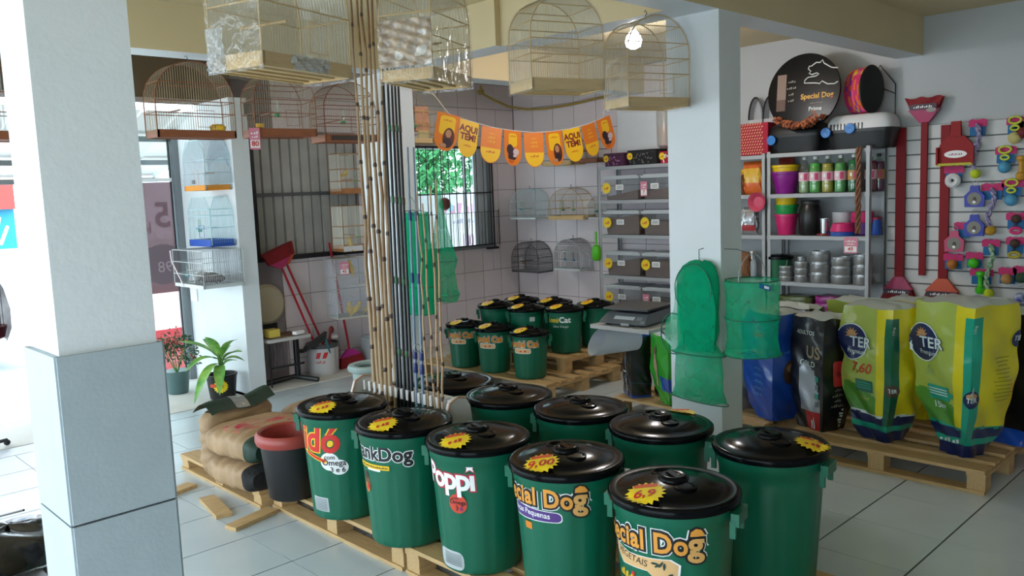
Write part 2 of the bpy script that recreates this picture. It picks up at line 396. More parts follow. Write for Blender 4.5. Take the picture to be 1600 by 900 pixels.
# finer outer rack hung on the lower half of the bars
g = MB()
for i in range(26): g.tube([(5.74+i*.05, 7.44, 1.14), (5.74+i*.05, 7.44, 1.53)], .0028, 4)
g.tube([(5.72, 7.44, 1.53), (7.02, 7.44, 1.53)], .004, 4).tube([(5.72, 7.44, 1.14), (7.02, 7.44, 1.14)], .004, 4).tube([(7.02, 7.44, 1.12), (7.02, 7.44, 1.55)], .005, 4)
g.build('wire_guard', DKM, wn, stuff=True)
# ---------------------------------------------------------------- entrance glazing with translucent film
gz = struct(MB().bb((3.385, 8.2, 0), (3.45, 8.3, 2.55)).bb((2.5, 8.22, 2.5), (3.45, 8.28, 2.56)).build('door_1', mat('aluminium_frame', '#7d8286', .4, metal=.5), smooth=False))
MB().bb((3.36, 8.235, 0), (3.372, 8.26, 2.5)).build('black_gasket', BLACK, gz, smooth=False)
MB().bb((2.5, 8.245, .02), (3.385, 8.251, 2.5)).build('pane', GLASS, gz, smooth=False)
FILM = film('mauve_window_film', '#a9979c', .03, .2, 3, .02, .4, dcol='#a58c90')
MB().bb((2.55, 8.238, .9), (3.36, 8.241, 1.98)).build('window_film', FILM, gz, smooth=False, label='translucent mauve film with a mirrored figure 5')
pf = flat((3.27, 8.236, 1.6), (-1, 0, 0), (0, 0, 1), (0, -1, 0))
decal('film_lettering', [(shift(text2d('5', .34, .02), .02, .05), mat('film_figure', '#7d6068', .7)), (shift(text2d('kg', .16, .01), .2, -.06), mat('film_figure', '#7d6068', .7)), (shift(ell(.2, .2), .05, -.42), mat('film_circle', '#75646c', .7)), (shift(text2d('98', .15, 0), .03, -.45), mat('film_pale', '#a8959c', .7))], pf, gz, cut=0)
# white frieze strip on the film top
MB().bb((2.5, 8.23, 1.985), (3.37, 8.236, 2.02)).build('white_strip', INKW, gz, smooth=False)
# ---------------------------------------------------------------- pallets
def pallet(label, loc, lx=1.0, ly=1.2, nb=6, rz=0, group='wooden pallets', top=.14, nm='pallet'):
    t = thing(nm, label, 'pallet', loc, rz, group)
    bw = .095
    def b(n, a, c, m): MB().bb(a, c).build(n, m, t, smooth=False)
    for i in range(nb):
        x = (lx-bw)*i/(nb-1); w_ = bw+(.03 if i in (0, nb-1) else 0)
        x0 = x if i < nb-1 else lx-w_; dz = random.uniform(-.002, .002)
        b('top_board', (x0, random.uniform(0, .008), top-.02+dz), (x0+w_, ly-random.uniform(0, .008), top+dz), WOODY)
    for j in range(3):
        y = (ly-.1)*j/2
        b('cross_board', (0.005, y, top-.042), (lx-.005, y+.1, top-.0225), WOOD)
        for x in (0.01, (lx-.1)/2, lx-.11): b('block', (x, y+.003, .02), (x+.1, y+.097, top-.042), WOOD)
    for x in (0, (lx-.1)/2, lx-.1): b('bottom_board', (x, .004, 0), (x+.1, ly-.004, .02), WOODY)
    return t
P1 = pallet('pine pallet under the nearest dog food bins', (2.2, .64, 0), ly=1.2)
pallet('pine pallet under the middle of the front row of bins', (2.2, 1.865, 0))
pallet('pine pallet at the far end of the front row beside the red rimmed pot', (2.2, 3.085, 0), ly=1.25)
pallet('pine pallet in front of the bulging yellow food bags', (4.9, 1.385, 0), ly=1.2)
pallet('pine pallet behind the right pillar under the scale table', (4.98, 2.75, 0), ly=1.3)
pallet('low pine pallet holding the three nearest cat food bins', (4.93, 4.72, 0), ly=1.75)
pallet('pine pallet on the floor beneath the rear cat food bins', (5.97, 4.9, 0), ly=1.4)
pallet('upper pine pallet stacked under the rear cat food bins', (5.33, 4.88, .142), ly=1.45)
pallet('old pallet with loose boards under the charcoal sacks', (2.14, 4.36, 0), lx=.95, ly=1.1, nb=5, top=.105)
# loose boards
for a, b_, lb in (((1.76, 4.98, .012), (2.04, 5.06, .012), 'loose board poking out left of the charcoal sacks'), ((1.94, 4.40, .012), (2.0, 4.76, .012), 'loose board on the floor before the charcoal sacks'), ((1.88, 4.2, .012), (2.17, 4.27, .012), 'short board end between the charcoal sacks and the red rimmed pot')):
    tag(MB().beam(a, b_, .09, .022).build('wooden_board', WOOD, smooth=False), lb, 'board')

# ---------------------------------------------------------------- lidded bins
GREEN = mat('green_plastic', '#086349', .36, noise=.08, nscale=2)
LIDK = mat('black_lid_plastic', '#0d0e10', .16, noise=.2, nscale=3, spec=.1)
def can_parts(R, H, n=72):
    rb = R*.77
    def rf(z): return rb+(R-.018-rb)*(max(0, min(1, z/(H-.02))))**.9
    body = [(rb*.94, 0), (rb, .008)]+[(rf(H*q), H*q) for q in (.05, .2, .4, .55, .70, .72, .8, .88)]+[(rf(H*.885)+.006, H*.89), (rf(H)+.006, H-.02), (rf(H)+.009, H-.005), (rf(H)+.002, H)]
    def mod(i, j): return -.0048 if (2 <= i <= 6 and j % 6 == 0) else 0
    m = MB().lathe(body, n=n, mod=mod)
    for s in (1, -1): m.box((s*(R+.004), 0, H-.055), (.028, .11, .045)).box((s*(R-.004), .05, H-.09), (.02, .012, .06)).box((s*(R-.004), -.05, H-.09), (.02, .012, .06))
    z = H
    lid = [(R-.012, z-.016), (R+.002, z-.018), (R+.005, z-.008), (R+.004, z+.006), (R-.004, z+.013), (R-.016, z+.012), (R-.03, z+.008), (R*.75, z+.022), (R*.5, z+.034), (R*.3, z+.040), (R*.12, z+.043), (.004, z+.0435)]
    l = MB().lathe(lid, n=64)
    k = MB(); h0 = z+.040
    k.lathe([(R*.235, h0-.004), (R*.23, h0+.008), (R*.20, h0+.015), (R*.16, h0+.017), (R*.12, h0+.013), (.003, h0+.0125)], n=32)
    k.box((0, 0, h0+.012), (R*.36, R*.1, .01))
    for s in (1, -1): k.lathe([(R*.17, -.004), (R*.18, .006), (R*.14, .008), (R*.1, .0)], c=(s*R*.36, 0, h0-.006), n=20, caps=False)
    lm = lambda x, y: z+.008+(.035)*(1-(min(1, math.hypot(x, y)/(R*.88)))**2*1.0)
    return rf, m.mesh('body', GREEN, ang=50), l.mesh('lid', LIDK, ang=50), k.mesh('lid_handle', LIDK, ang=50), lm
BIG = can_parts(.228, .555); SML = can_parts(.175, .395, 60)
def can(kind, label, loc, rz, group, tagspec=None, nm='lidded_bin', hrot=None):
    rf, bm_, lm_, km, lz = kind
    t = thing(nm, label, 'bin', loc, 0, group)
    b = put('body', bm_, t); b.rotation_euler.z = rz+PI/2-.35
    l = put('lid', lm_, t); h = put('lid_handle', km, l); h.rotation_euler.z = hrot if hrot is not None else rz+.5
    if tagspec:
        ang, rad, rot, txt = tagspec; cx, cy = rad*math.cos(ang), rad*math.sin(ang)
        s = .072 if kind is BIG else .066
        def fn(x, y, l_):
            X = cx+x*math.cos(rot)-y*math.sin(rot); Y = cy+x*math.sin(rot)+y*math.cos(rot)
            d = math.hypot(X, Y)/((.235 if kind is BIG else .182))
            zz = np_i(d, kind)
            return (X, Y, zz+.003+l_)
        L = [(burst(s, s), YEL)]
        L += [(shift(rrect(s*1.15, s*.34, .01), 0, s*.62), mat('orange_red_ink', '#d9502a', .5))]
        L += [(shift(text2d(txt, s*.85, .015, .2), -.006, -s*.12) if txt in ('9,00', '6,9') else shift(scrib(s*.9, s*.4), 0, -s*.15), RED)]
        decal('price_burst', L, fn, l, cut=.03, lift0=.002)
    return t, b
def np_i(d, kind):
    H, R = (.555, .235) if kind is BIG else (.395, .182)
    pts = [(0, .0435), (.12, .043), (.3, .040), (.5, .034), (.75, .022), (.872, .008), (.93, .012), (1.0, .012)]
    for (a, b), (c, e) in zip(pts, pts[1:]):
        if d <= c: return H+b+(e-b)*(d-a)/(c-a)
    return H+.012
ZP = .1425
front = [  # x, y, direction of burst (camera-left, front), text
 ((2.285, 3.66), 'green bin with large red and yellow lettering, far end of the front row', '7,'),
 ((2.295, 3.145), 'green bin with black and white dog lettering, second from the row end', '7.5'),
 ((2.345, 2.675), 'green bin with white bubble lettering and a round red sticker', '7,5'),
 ((2.370, 2.175), 'green bin with orange lettering over a purple ribbon', '9,00'),
 ((2.365, 1.66), 'green bin with orange lettering over a tan ribbon, nearest to the camera', '6,9')]
back = [
 ((3.03, 1.65), 'plain green bin at the right end of the rear row with a yellow lid tag'),
 ((2.985, 2.16), 'plain green bin in the rear row in front of the right pillar'),
 ((2.985, 2.635), 'plain green bin in the rear row, third from its right end'),
 ((2.955, 3.11), 'plain green bin in the rear row, second from the rod rack'),
 ((2.975, 3.585), 'plain green bin behind the rod rack, farthest of the rear row')]
G1 = 'dog food bins with black lids'
bins = []
for (x, y), lb, tx in front:
    ca = math.atan2(-y, -x)       # towards the camera
    bins.append(can(BIG, lb, (x, y, ZP), ca, G1, (ca-math.radians(38), .155, ca+PI/2, tx)))
for i, ((x, y), lb) in enumerate(back):
    ca = math.atan2(-y, -x)
    ts = None
    if i == 0: ts = (ca+math.radians(75), .165, ca+PI/2, '8,')
    if i == 1: ts = (ca+math.radians(150), .19, ca+PI/2, '')
    bins.append(can(BIG, lb, (x, y, ZP), ca, G1, ts))
RF = BIG[0]
def on_can(i, off, z0):
    """print on bin i: off = degrees to the right of the point that faces the camera"""
    x, y = (front[i][0] if i < 5 else back[i-5][0]); a = math.atan2(-y, -x)+math.radians(off)
    return can_map(a, z0, RF)
YLW = mat('yellow_ink', '#f0c21e', .5); REDL = mat('logo_red', '#cf2a22', .45); TAN = mat('logo_tan', '#d9a45e', .5); ORL = mat('logo_orange', '#e39a3c', .45)
# bin 0 : red lettering "...dó"
f = on_can(0, -50, .425)
b = bins[0][0]
decal('logo_lettering', [(shift(text2d('idó', .19, .06, .15), .03, .0), YLW), (shift(text2d('idó', .19, .03, .15), .03, 0), REDL), (shift(rrect(.15, .022, .01), .005, -.088, rot=-.3), YLW), (shift(rrect(.13, .014, .007), .008, -.088, rot=-.3), REDL)], f, b)
f = on_can(0, -17, .305)
decal('round_sticker', [(shift(ell(.05, .047), -.022, .012), INKW), (shift(ell(.048, .04), .024, -.016), INKW), (shift(text2d('com', .033, .01), -.02, .035), INKK), (shift(text2d('Ômega', .042, .015), 0, .006), INKK), (shift(text2d('3 e 6', .038, .015), .018, -.03), INKK)], f, b)
f = on_can(0, -47, .085)
decal('nutrition_label', [(rrect(.10, .075, .004), mat('label_grey', '#b9c0c0', .5))]+[(shift(rrect(.085, .004, .001), 0, .028-.008*k), mat('label_line', '#7d8686', .6)) for k in range(8)], f, b)
# bin 1 : "...ank Dog"
f = on_can(1, -36, .455); b = bins[1][0]
decal('logo_lettering', [(shift(text2d('FrankDog', .095, .07, 0), -.03, 0), INKW), (shift(text2d('FrankDog', .095, .03, 0), -.03, 0), INKK), (shift(rrect(.2, .022, .004), -.05, -.062), YLW), (shift(scrib(.18, .009, 26), -.045, -.062), INKK)], f, b)
f = on_can(1, -48, .385)
decal('paper_strip', [(rrect(.085, .026, .002), INKW), (scrib(.02, .008, 3), INKK)], f, b)
f = on_can(1, -66, .30)
decal('dog_picture', [(ell(.03, .045), mat('dog_brown', '#6b4a2c', .6)), (shift(ell(.02, .02), 0, .04), mat('dog_dark', '#3c2b20', .6)), (shift(ell(.022, .025), .0, -.02), mat('kibble_orange', '#b8742c', .6)), (shift(ell(.012, .014), .008, -.015), REDL)], f, b)
# bin 2 : "Poppi" and round red sticker
f = on_can(2, -44, .43); b = bins[2][0]; pp = text2d('Poppı', .135, .028, 0, .9); sx = max(x for x, y in pp[0])-.016
decal('logo_lettering', [(shift(text2d('Poppı', .135, .075, 0, .9), 0, 0), mat('logo_crimson', '#b3213c', .5)), (shift(text2d('Poppı', .135, .028, 0, .9), 0, 0), INKW), (shift(star(.036), sx, .062), mat('logo_crimson', '#b3213c', .5)), (shift(star(.027), sx, .062), INKW)], f, b)
f = on_can(2, -29, .325)
decal('round_sticker', [(ell(.043, .043), mat('sticker_red', '#d0452f', .5)), (shift(text2d('com', .018, .01), -.01, .024), INKK), (shift(text2d('Ômega', .027, .012), 0, .006), INKK), (shift(text2d('3', .03, .012), -.004, -.02), INKK), (shift(text2d('6', .03, .012), .018, -.02), PURP)], f, b)
f = on_can(2, -50, .06)
decal('nutrition_label', [(rrect(.15, .085, .03), mat('label_grey', '#b9c0c0', .5))]+[(shift(rrect(.1, .004, .001), .015, .028-.008*k), mat('label_line', '#7d8686', .6)) for k in range(7)], f, b)
# bins 3, 4 : orange dog lettering
def special(i, off, z0, rib):
    f = on_can(i, off, z0); b = bins[i][0]
    s1 = lambda k: shift(text2d('Special Do', .086, k, 0, 1.06), -.055, 0, 1, 1.15)
    g1 = lambda k: shift(text2d('g', .112, k, 0, 1), .168, .008, 1.08, 1.05)
    ear = lambda e: shift(poly([(-.024-e, -.016-e), (-.020-e*.5, .004+e), (-.002, .016+e), (.018+e, .012+e*.5), (.03+e, -.006), (.02, -.012), (.0, -.014-e*.3)]), .172, .050)
    bend = lambda sh: warp(sh, lambda x, y: (x, y-.25*(x*x)-.0))
    L = [(bend(s1(.155)), INKW), (bend(g1(.135)), INKW), (bend(ear(.012)), INKW), (bend(s1(.115)), INKK), (bend(g1(.1)), INKK), (bend(ear(.006)), INKK), (bend(s1(.028)), ORL), (bend(ear(-.002)), ORL), (bend(g1(.03)), TAN)]
    decal('logo_lettering', L, f, b, lift0=.003)
    if rib == 'purple':
        rb = lambda e: warp(rrect(.25+e, .05+e, .02), lambda x, y: (x, y*(1-.3*(x > 0)*x/.12)-.25*x*x))
        decal('ribbon', [(shift(rb(.008), -.03, -.07), INKW), (shift(rb(0), -.03, -.07), PURP), (shift(warp(text2d('Raças Pequenas', .032, .01), lambda x, y: (x, y-.25*x*x)), -.05, -.068), INKW)], f, b)
        decal('orange_sticker', [(shift(rrect(.038, .028, .001), -.055, -.125), mat('sticker_orange', '#d9821e', .5))], f, b)
    else:
        blob = poly([(-.15, .03), (-.05, .02), (.1, .028), (.13, .01), (.125, -.03), (.09, -.052), (.05, -.045), (.02, -.022), (-.05, -.025), (-.09, -.03), (-.14, -.005)])
        decal('ribbon', [(shift(blob, -.02, -.085, 1.06, 1.1), INKW), (shift(blob, -.02, -.085), mat('ribbon_tan', '#dfb27a', .5)), (shift(text2d('VEGETAIS', .034, 0, .1), -.07, -.078, rot=-.08), INKK)]
              + [(shift(ell(.013, .004), .03+.011*k, -.075-.006*(k % 2), rot=.5*k), mat('leaf_ink', '#1f3d33', .5)) for k in range(4)] + [(shift(ell(.012, .005), .08, -.112, rot=.6), mat('leaf_ink', '#1f3d33', .5))], f, b)
        decal('small_lettering', [(shift(scrib(.085, .03, 7), -.105, -.153), YLW), (shift(rrect(.085, .005, .001), -.105, -.172), INKK), (shift(ell(.008, .008), -.06, -.138), REDL)], f, b)
special(3, -34, .465, 'purple'); special(4, -28, .44, 'tan')

G2 = 'cat food bins on the back pallets'
cats = [  # x y z label logo
 ((5.07, 5.90, .1425), 'small green bin with orange cat lettering, leftmost on the low pallet', 'cat'),
 ((5.075, 5.50, .1425), 'small green bin with orange cat lettering, middle of the low pallet', 'cat'),
 ((5.09, 5.06, .1425), 'small green bin with orange cat lettering, right and nearest on the low pallet', 'cat'),
 ((5.42, 5.83, .285), 'small green bin on the stacked pallet nearest the window wall', None),
 ((5.42, 5.42, .285), 'small green bin on the stacked pallet left of the one lettered in yellow and white', 'label'),
 ((5.59, 5.09, .285), 'small green bin with yellow and white lettering above cursive script', 'lomi'),
 ((5.955, 5.03, .285), 'plain green bin at the right end of the stacked pallet beside the scale table', None),
 ((5.82, 5.88, .285), 'small green bin at the far back with a white strip beside its yellow tag', 'strip'),
 ((5.86, 5.47, .285), 'small green bin at the back between two others on the stacked pallet', None)]
for p_, lb, lg in cats:
    ca = math.atan2(-p_[1], -p_[0])
    t, bd = can(SML, lb, p_, ca+.4, G2, (ca-math.radians(50), .105, ca+PI/2, ''))
    rf = SML[0]
    if lg == 'cat':
        f = can_map(ca-math.radians(28), .31, rf)
        decal('logo_lettering', [(shift(text2d('Special Cat', .066, .11), 0, 0, 1, 1.15), INKW), (shift(text2d('Special Cat', .066, .08), 0, 0, 1, 1.15), mat('logo_brown', '#7a2d16', .5)), (shift(text2d('Special Cat', .066, .03), 0, 0, 1, 1.15), ORL), (shift(rrect(.16, .045, .015), .0, -.058), INKW), (shift(rrect(.15, .037, .012), 0, -.058), mat('ribbon_tan', '#dfb27a', .5)), (shift(ell(.01, .007), .03, -.058), REDL), (shift(ell(.01, .007), -.01, -.06), REDL)], f, t)
    if lg == 'lomi':
        f = can_map(ca-math.radians(18), .305, rf)
        decal('logo_lettering', [(shift(text2d('Lomi', .062, .03), -.075, 0), YLW), (shift(text2d('Cat', .072, .03), .045, .004), INKW), (shift(text2d('Sabor Frango', .028, 0, .3), .0, -.055), INKW)], f, t)
    if lg == 'label': decal('paper_label', [(rrect(.05, .04, .002), mat('label_grey', '#b9c0c0', .5))], can_map(ca+math.radians(20), .31, rf), t)
    if lg == 'strip': decal('white_strip', [(rrect(.075, .025, .003), INKW)], lambda x, y, l: (x*.7+.03, -x*.7-.05+y*.7, .395+.042+l+y*.1), t)
# plant pot with a red rim
t = thing('flower_pot', 'large empty black plant pot with a brick red rim', 'pot', (2.2, 4.075, .1425))
MB().lathe([(.12, 0), (.13, .01), (.16, .30), (.162, .32), (.148, .32), (.115, .02), (.002, .02)], n=40).build('pot_body', mat('pot_black', '#1c1b1d', .45), t)
MB().lathe([(.158, .30), (.178, .305), (.186, .325), (.184, .355), (.17, .37), (.154, .362), (.148, .33), (.144, .30), (.132, .20)], n=40, caps=False).build('rim', mat('brick_red_plastic', '#9c3c33', .4), t)
# ---------------------------------------------------------------- bird cages
FILMC = film('cellophane', '#fcfdfe', .09, .1, 14, .8, .06)
WIREM = mat('pale_wire', '#b9b2a0', .35, metal=.7); WIRED = mat('dark_wire', '#55565a', .4, metal=.6); WIREG = mat('galvanised_wire', '#8f9498', .35, metal=.7); WIREB = mat('pale_blue_wire', '#bfe0e6', .4)
WIRET = mat('bronze_wire', '#8a7a62', .4, metal=.5)
GRN = mat('green_feeder', '#2f9a62', .4); CLR = film('clear_plastic', '#eaf6ee', .1, .1, 6, .1, .08)
def profile(W, H, kind, n=14):
    if kind == 'arch':
        hs = H-W*.5*.95; P = [(-W/2, 0), (-W/2, hs)]+[(-W/2*math.cos(PI*i/n), hs+(H-hs)*math.sin(PI*i/n)) for i in range(1, n)]+[(W/2, hs), (W/2, 0)]
    elif kind == 'house': P = [(-W/2, 0), (-W/2, H*.72), (-W*.28, H), (W*.28, H), (W/2, H*.72), (W/2, 0)]
    else: P = [(-W/2, 0), (-W/2, H), (W/2, H), (W/2, 0)]
    return P
def pz(P, x):
    for (a, b), (c, d) in zip(P, P[1:]):
        if a-1e-6 <= x <= c+1e-6 and c > a: return b+(d-b)*(x-a)/(c-a)
    return max(b for _, b in P)
def cage(name, label, loc, rz, W, D, H, th, wood, wire, kind='arch', rails=(.3, .52, .72), group=None, wrap=False, sp=.0145, rr=.0035, hook=True, bottles=1, feeder=GRN, perch=True, door=True, wr=.0009, slats=True, fr=None, hookz=None, wall=0):
    fr = fr or wood
    t = thing(name, label, 'cage', loc, rz, group); P = profile(W, H, kind); q = .012
    MB().bb((-W/2, -D/2, 0), (W/2, -D/2+q, th)).bb((-W/2, D/2-q, 0), (W/2, D/2, th)).bb((-W/2, -D/2, 0), (-W/2+q, D/2, th)).bb((W/2-q, -D/2, 0), (W/2, D/2, th)).build('tray_frame', wood, t, smooth=False)
    if slats:
        for i in range(4): y = -D/2+q+(D-2*q-.03)*i/3; MB().bb((-W/2+q, y, .004), (W/2-q, y+.03, .012)).build('bottom_slat', wood, t, smooth=False)
    MB().bb((-W/2+q, -D/2+q, .014), (W/2-q, D/2-q, .018)).build('drawer_floor', mat('zinc_sheet', '#aeb2b0', .5, metal=.3), t, smooth=False)
    for s in (-1, 1): MB().tube([(x, s*(D/2-.004), max(z, th*.2)) for x, z in P], rr, 6).build('arch_rib', fr, t)
    for k, h in enumerate(rails):
        z = H*h; w2 = max(x for x, zz in P) if kind != 'arch' else None
        if kind == 'arch':
            hs = H-W*.5*.95; w2 = W/2 if z <= hs else W/2*math.sqrt(max(0, 1-((z-hs)/(H-hs))**2))
        elif kind == 'house': w2 = W/2 if z <= .72*H else W*.28+(W*.22)*(H-z)/(.28*H)
        m = MB(); r2 = rr*.85
        for s in (-1, 1): m.tube([(-w2, s*(D/2-.004), z), (w2, s*(D/2-.004), z)], r2, 5)
        for s in (-1, 1): m.tube([(s*w2, -D/2, z), (s*w2, D/2, z)], r2, 5)
        m.build('rail', fr, t)
    g = MB(); n = max(3, int(W/sp))
    for i in range(1, n):
        x = -W/2+W*i/n
        for s in (-1, 1): g.tube([(x, s*(D/2-.005), th*.5), (x, s*(D/2-.005), pz(P, x))], wr, 3, cap=False)
    n = max(3, int(D/sp))
    for i in range(1, n):
        y = -D/2+D*i/n; g.tube([(x, y, max(z, th*.5)) for x, z in P], wr, 3, cap=False)
    g.build('wire_bars', wire, t, stuff=True)
    if perch: MB().tube([(-W*.2, -D*.45, H*.36), (-W*.2, D*.45, H*.36)], .005, 6).build('perch', wood, t)
    if door:
        d = MB(); x0, x1, z0, z1 = W*.0, W*.22, th+.02, th+.13
        d.tube([(x0, -D/2-.003, z0), (x1, -D/2-.003, z0), (x1, -D/2-.003, z1), (x0, -D/2-.003, z1)], .0022, 5, closed=True); d.build('door_frame', wood, t)
    for k in range(bottles):
        x = -W*.12+k*W*.3
        b = MB().lathe([(.004, 0), (.012, .004), (.012, .085), (.008, .095), (.002, .097)], c=(x, -D/2+.03, H*.34), n=10).build('water_bottle', CLR, t)
        MB().lathe([(.012, -.02), (.02, -.018), (.02, .0), (.012, .004)], c=(x, -D/2+.03, H*.34), n=10).build('drinker_cup', feeder, b)
    if wall: MB().tube([(0, D/2-.004, H-.004), (0, D/2+wall, H+.004)], .003, 5).build('wall_hook', DKM, t)
    if hook: hz = max(.05, 2.752-loc[2]-H) if hookz is None else hookz; MB().tube([(0, 0, H-.002), (0, 0, H+hz-.03), (.01, 0, H+hz-.018), (0, 0, H+hz), (-.008, 0, H+hz-.012)], .0025, 5).build('hook', DKM, t)
    if wrap:
        f = MB(); e = .006
        PP = [(x*(1+2*e/W), z if z > 0 else -.012) for x, z in P]
        PP = [(x, z+(e if z > H*.5 else 0)) for x, z in PP]; N = 8
        for k in range(N):
            y0, y1 = -D/2-e+(D+2*e)*k/N, -D/2-e+(D+2*e)*(k+1)/N
            for (a, b), (c, d) in zip(PP, PP[1:]): f.add([(a, y0, b), (c, y0, d), (c, y1, d), (a, y1, b)], [(0, 1, 2, 3)])
        for y in (-D/2-e, D/2+e): f.add([(x, y, z) for x, z in PP], [tuple(range(len(PP)))])
        f.build('cellophane_wrap', FILMC, t, smooth=False)
    return t
def near(px, py, pz_, W, D, yaw): c, s = math.cos(yaw), math.sin(yaw); return (px+c*W/2-s*D/2, py+s*W/2+c*D/2, pz_)
G = 'new cages wrapped in film under the near beam'
R_ = math.radians
c1 = cage('birdcage', 'large cellophane wrapped pale wood cage, leftmost under the near beam', near(1.469, 2.721, 2.235, .48, .26, R_(17)), R_(17), .48, .26, .48, .052, LWOOD, WIREM, wrap=True, group=G, rails=(.47, .85), bottles=0)
c2 = cage('birdcage', 'film wrapped cage with crinkled brown paper front, right of the bamboo rods', near(2.342, 2.856, 2.265, .40, .26, R_(24)), R_(24), .40, .26, .46, .05, LWOOD, WIREM, wrap=True, group=G, rails=(.4, .62, .8), bottles=0)
c3 = cage('birdcage', 'film wrapped arched wood cage, second from the right under the near beam', near(3.011, 2.911, 2.264, .42, .25, R_(-18)), R_(-18), .42, .25, .475, .055, LWOOD, WIREM, wrap=True, group=G, rails=(.36, .52, .69, .87), bottles=0, sp=.013)
c4 = cage('birdcage', 'film wrapped arched wood cage beside the right pillar, lit by the bulb', near(3.75, 2.888, 2.21, .42, .25, R_(-18)), R_(-18), .42, .25, .50, .05, LWOOD, WIREM, wrap=True, group=G, rails=(.36, .53, .7, .88), bottles=0, sp=.013)
# crinkled packing paper on cage 2's left side, bubble pack strip on cage 1
PAP = mat('brown_packing_paper', '#c9b39a', .35, noise=.35, nscale=14, bump=.8, bscale=22, col2='#8d7563', coat=.4)
def crumple(u, v): return .004*math.sin(23*u+9*v)+.004*math.sin(31*v-14*u)+.003*math.sin(47*u*v+5)
MB().grid(lambda u, v: (-.207+.0-crumple(u, v), -.13+.26*u, .06+.2*v), 44, 44, mfn=lambda u, v: 1 if math.sin(8*u+2.2*math.sin(5*v)+1)*math.sin(9*v+1.7*math.sin(6*u)+.5) > .62 else 0).build('packing_paper', [PAP, mat('pale_paper', '#e6dfd8', .4)], c2)
MB().grid(lambda u, v: (-.1+.2*u, -.138-crumple(u, v)*1.2, .0+.055*v), 24, 8).build('crinkled_film', film('thick_film', '#f0f3f6', .25, .1, 30, .8, .3), c1)
MB().grid(lambda u, v: (-.248-crumple(u, v), .05+.085*u, -.01+.16*v*v), 8, 12).build('crinkled_film', film('thick_film', '#f0f3f6', .25, .1, 30, .8, .3), c1)
G = 'display cages under the far beam'
cA = cage('birdcage', 'red brown arched cage with yellow feeder, under the far beam by the entrance', (2.46, 5.60, 2.2), 0, .54, .2, .50, .05, RWOOD, WIRET, group=G, rails=(.32, .48, .72), bottles=0, sp=.016, wr=.0013)
MB().lathe([(.002, 0), (.05, .003), (.055, .03), (.035, .045), (.002, .048)], c=(.16, -.05, .05), n=14).build('yellow_dish', mat('yellow_plastic', '#e6b422', .4), cA)
cB = cage('birdcage', 'red brown arched cage with a pink price card on its corner', (3.13, 5.62, 2.22), R_(-8), .46, .28, .47, .055, RWOOD, WIRET, group=G, rails=(.35, .55, .75), sp=.016, wr=.0011)
MB().lathe([(.002, 0), (.03, .003), (.03, .03), (.002, .032)], c=(-.18, -.09, .06), n=12).build('yellow_dish', mat('yellow_plastic', '#e6b422', .4), cB)
def price(o, w_, h, u, n, tx='40', parent=None):
    u = Vector(u).normalized(); v = Vector((0, 0, 1)); f = flat(o, u, v, n)
    return decal('price_card', [(rrect(w_, h, .004), PINKC), (shift(rrect(w_*.86, h*.36, .003), 0, -h*.24), INKW), (shift(scrib(w_*.75, h*.14), 0, h*.27), INKW), (shift(scrib(w_*.6, h*.1), 0, h*.09), INKW), (shift(text2d(tx, h*.34, .02), 0, -h*.24), RED)], f, parent, cut=0, lift0=.001)
pc = price((-.245, -.15, -.02), .075, .15, (1, -.1, 0), (0, -1, 0), '80', cB)
cC = cage('birdcage', 'arched wood cage with dark tray left of the bamboo rods', (3.68, 5.62, 2.19), R_(-6), .44, .26, .45, .055, RWOOD, WIRET, group=G, rails=(.3, .42, .6, .78), sp=.015, wr=.0011)
MB().bb((-.17, -.137, .012), (.17, -.131, .045)).build('dark_panel', mat('dark_tray', '#3a2f2a', .5), cC, smooth=False)
cD = cage('birdcage', 'arched pale wood cage between the rods and the orange bunting', (4.37, 5.62, 2.19), 0, .54, .24, .43, .04, LWOOD, WIREM, group=G, rails=(.2, .35, .6), sp=.018, bottles=1)
MB().bb((-.05, -.09, .10), (.09, .02, .30)).build('orange_pouch', mat('pale_orange', '#d98a4a', .5, noise=.4, nscale=30), cD, smooth=False)
MB().bb((-.03, -.095, .02), (.08, -.091, .1)).build('paper_tag', mat('cream_card', '#d9c98a', .6), cD, smooth=False)
cage('birdcage', 'grey wire cage with red tray hanging left of the near pillar', (1.18, 5.62, 2.17), 0, .44, .24, .52, .05, RWOOD, WIREG, kind='box', group=G, rails=(.3, .52, .8), sp=.02, wr=.0014)
G = 'stacked cages beside the shutter'
cF = cage('birdcage', 'wood framed cage, topmost of the three beside the grey shutter', (4.85, 7.25, 1.80), R_(-4), .46, .24, .40, .055, mat('amber_wood', '#b5794a', .5, noise=.2, nscale=8), WIREM, kind='box', group=G, rails=(.32, .62, 1.0), sp=.016, hook=False, wall=.18)
cG = cage('birdcage', 'wood framed cage with white tray end, middle of the three beside the grey shutter', (4.84, 7.25, 1.22), R_(-4), .46, .24, .46, .06, mat('amber_wood', '#b5794a', .5, noise=.2, nscale=8), WIREM, kind='box', group=G, rails=(.3, .55, 1.0), sp=.014, hook=False, wall=.18)
MB().bb((-.235, -.125, .003), (-.02, -.121, .057)).build('white_tray_end', INKW, cG, smooth=False)
cH = cage('wire_cage', 'long grey wire cage holding yellow canaries below the wood framed cages', (4.76, 7.15, .56), R_(-10), .62, .30, .60, .02, mat('cage_rim', '#b9b4a8', .4), WIREG, kind='box', group=G, rails=(.22, .45, .68, 1.0), sp=.013, hook=False, wall=.22, bottles=0, perch=True, slats=False, wr=.0011)
price((-.22, -.155, .51), .10, .13, (1, 0, 0), (0, -1, 0), '45', cH)
MB().bb((-.06, -.10, .31), (.31, .12, .318)).build('inner_shelf', INKW, cH, smooth=False)
MB().bb((.06, -.12, .09), (.2, -.04, .15)).build('feeder_box', mat('zinc_sheet', '#aeb2b0', .5), cH, smooth=False)
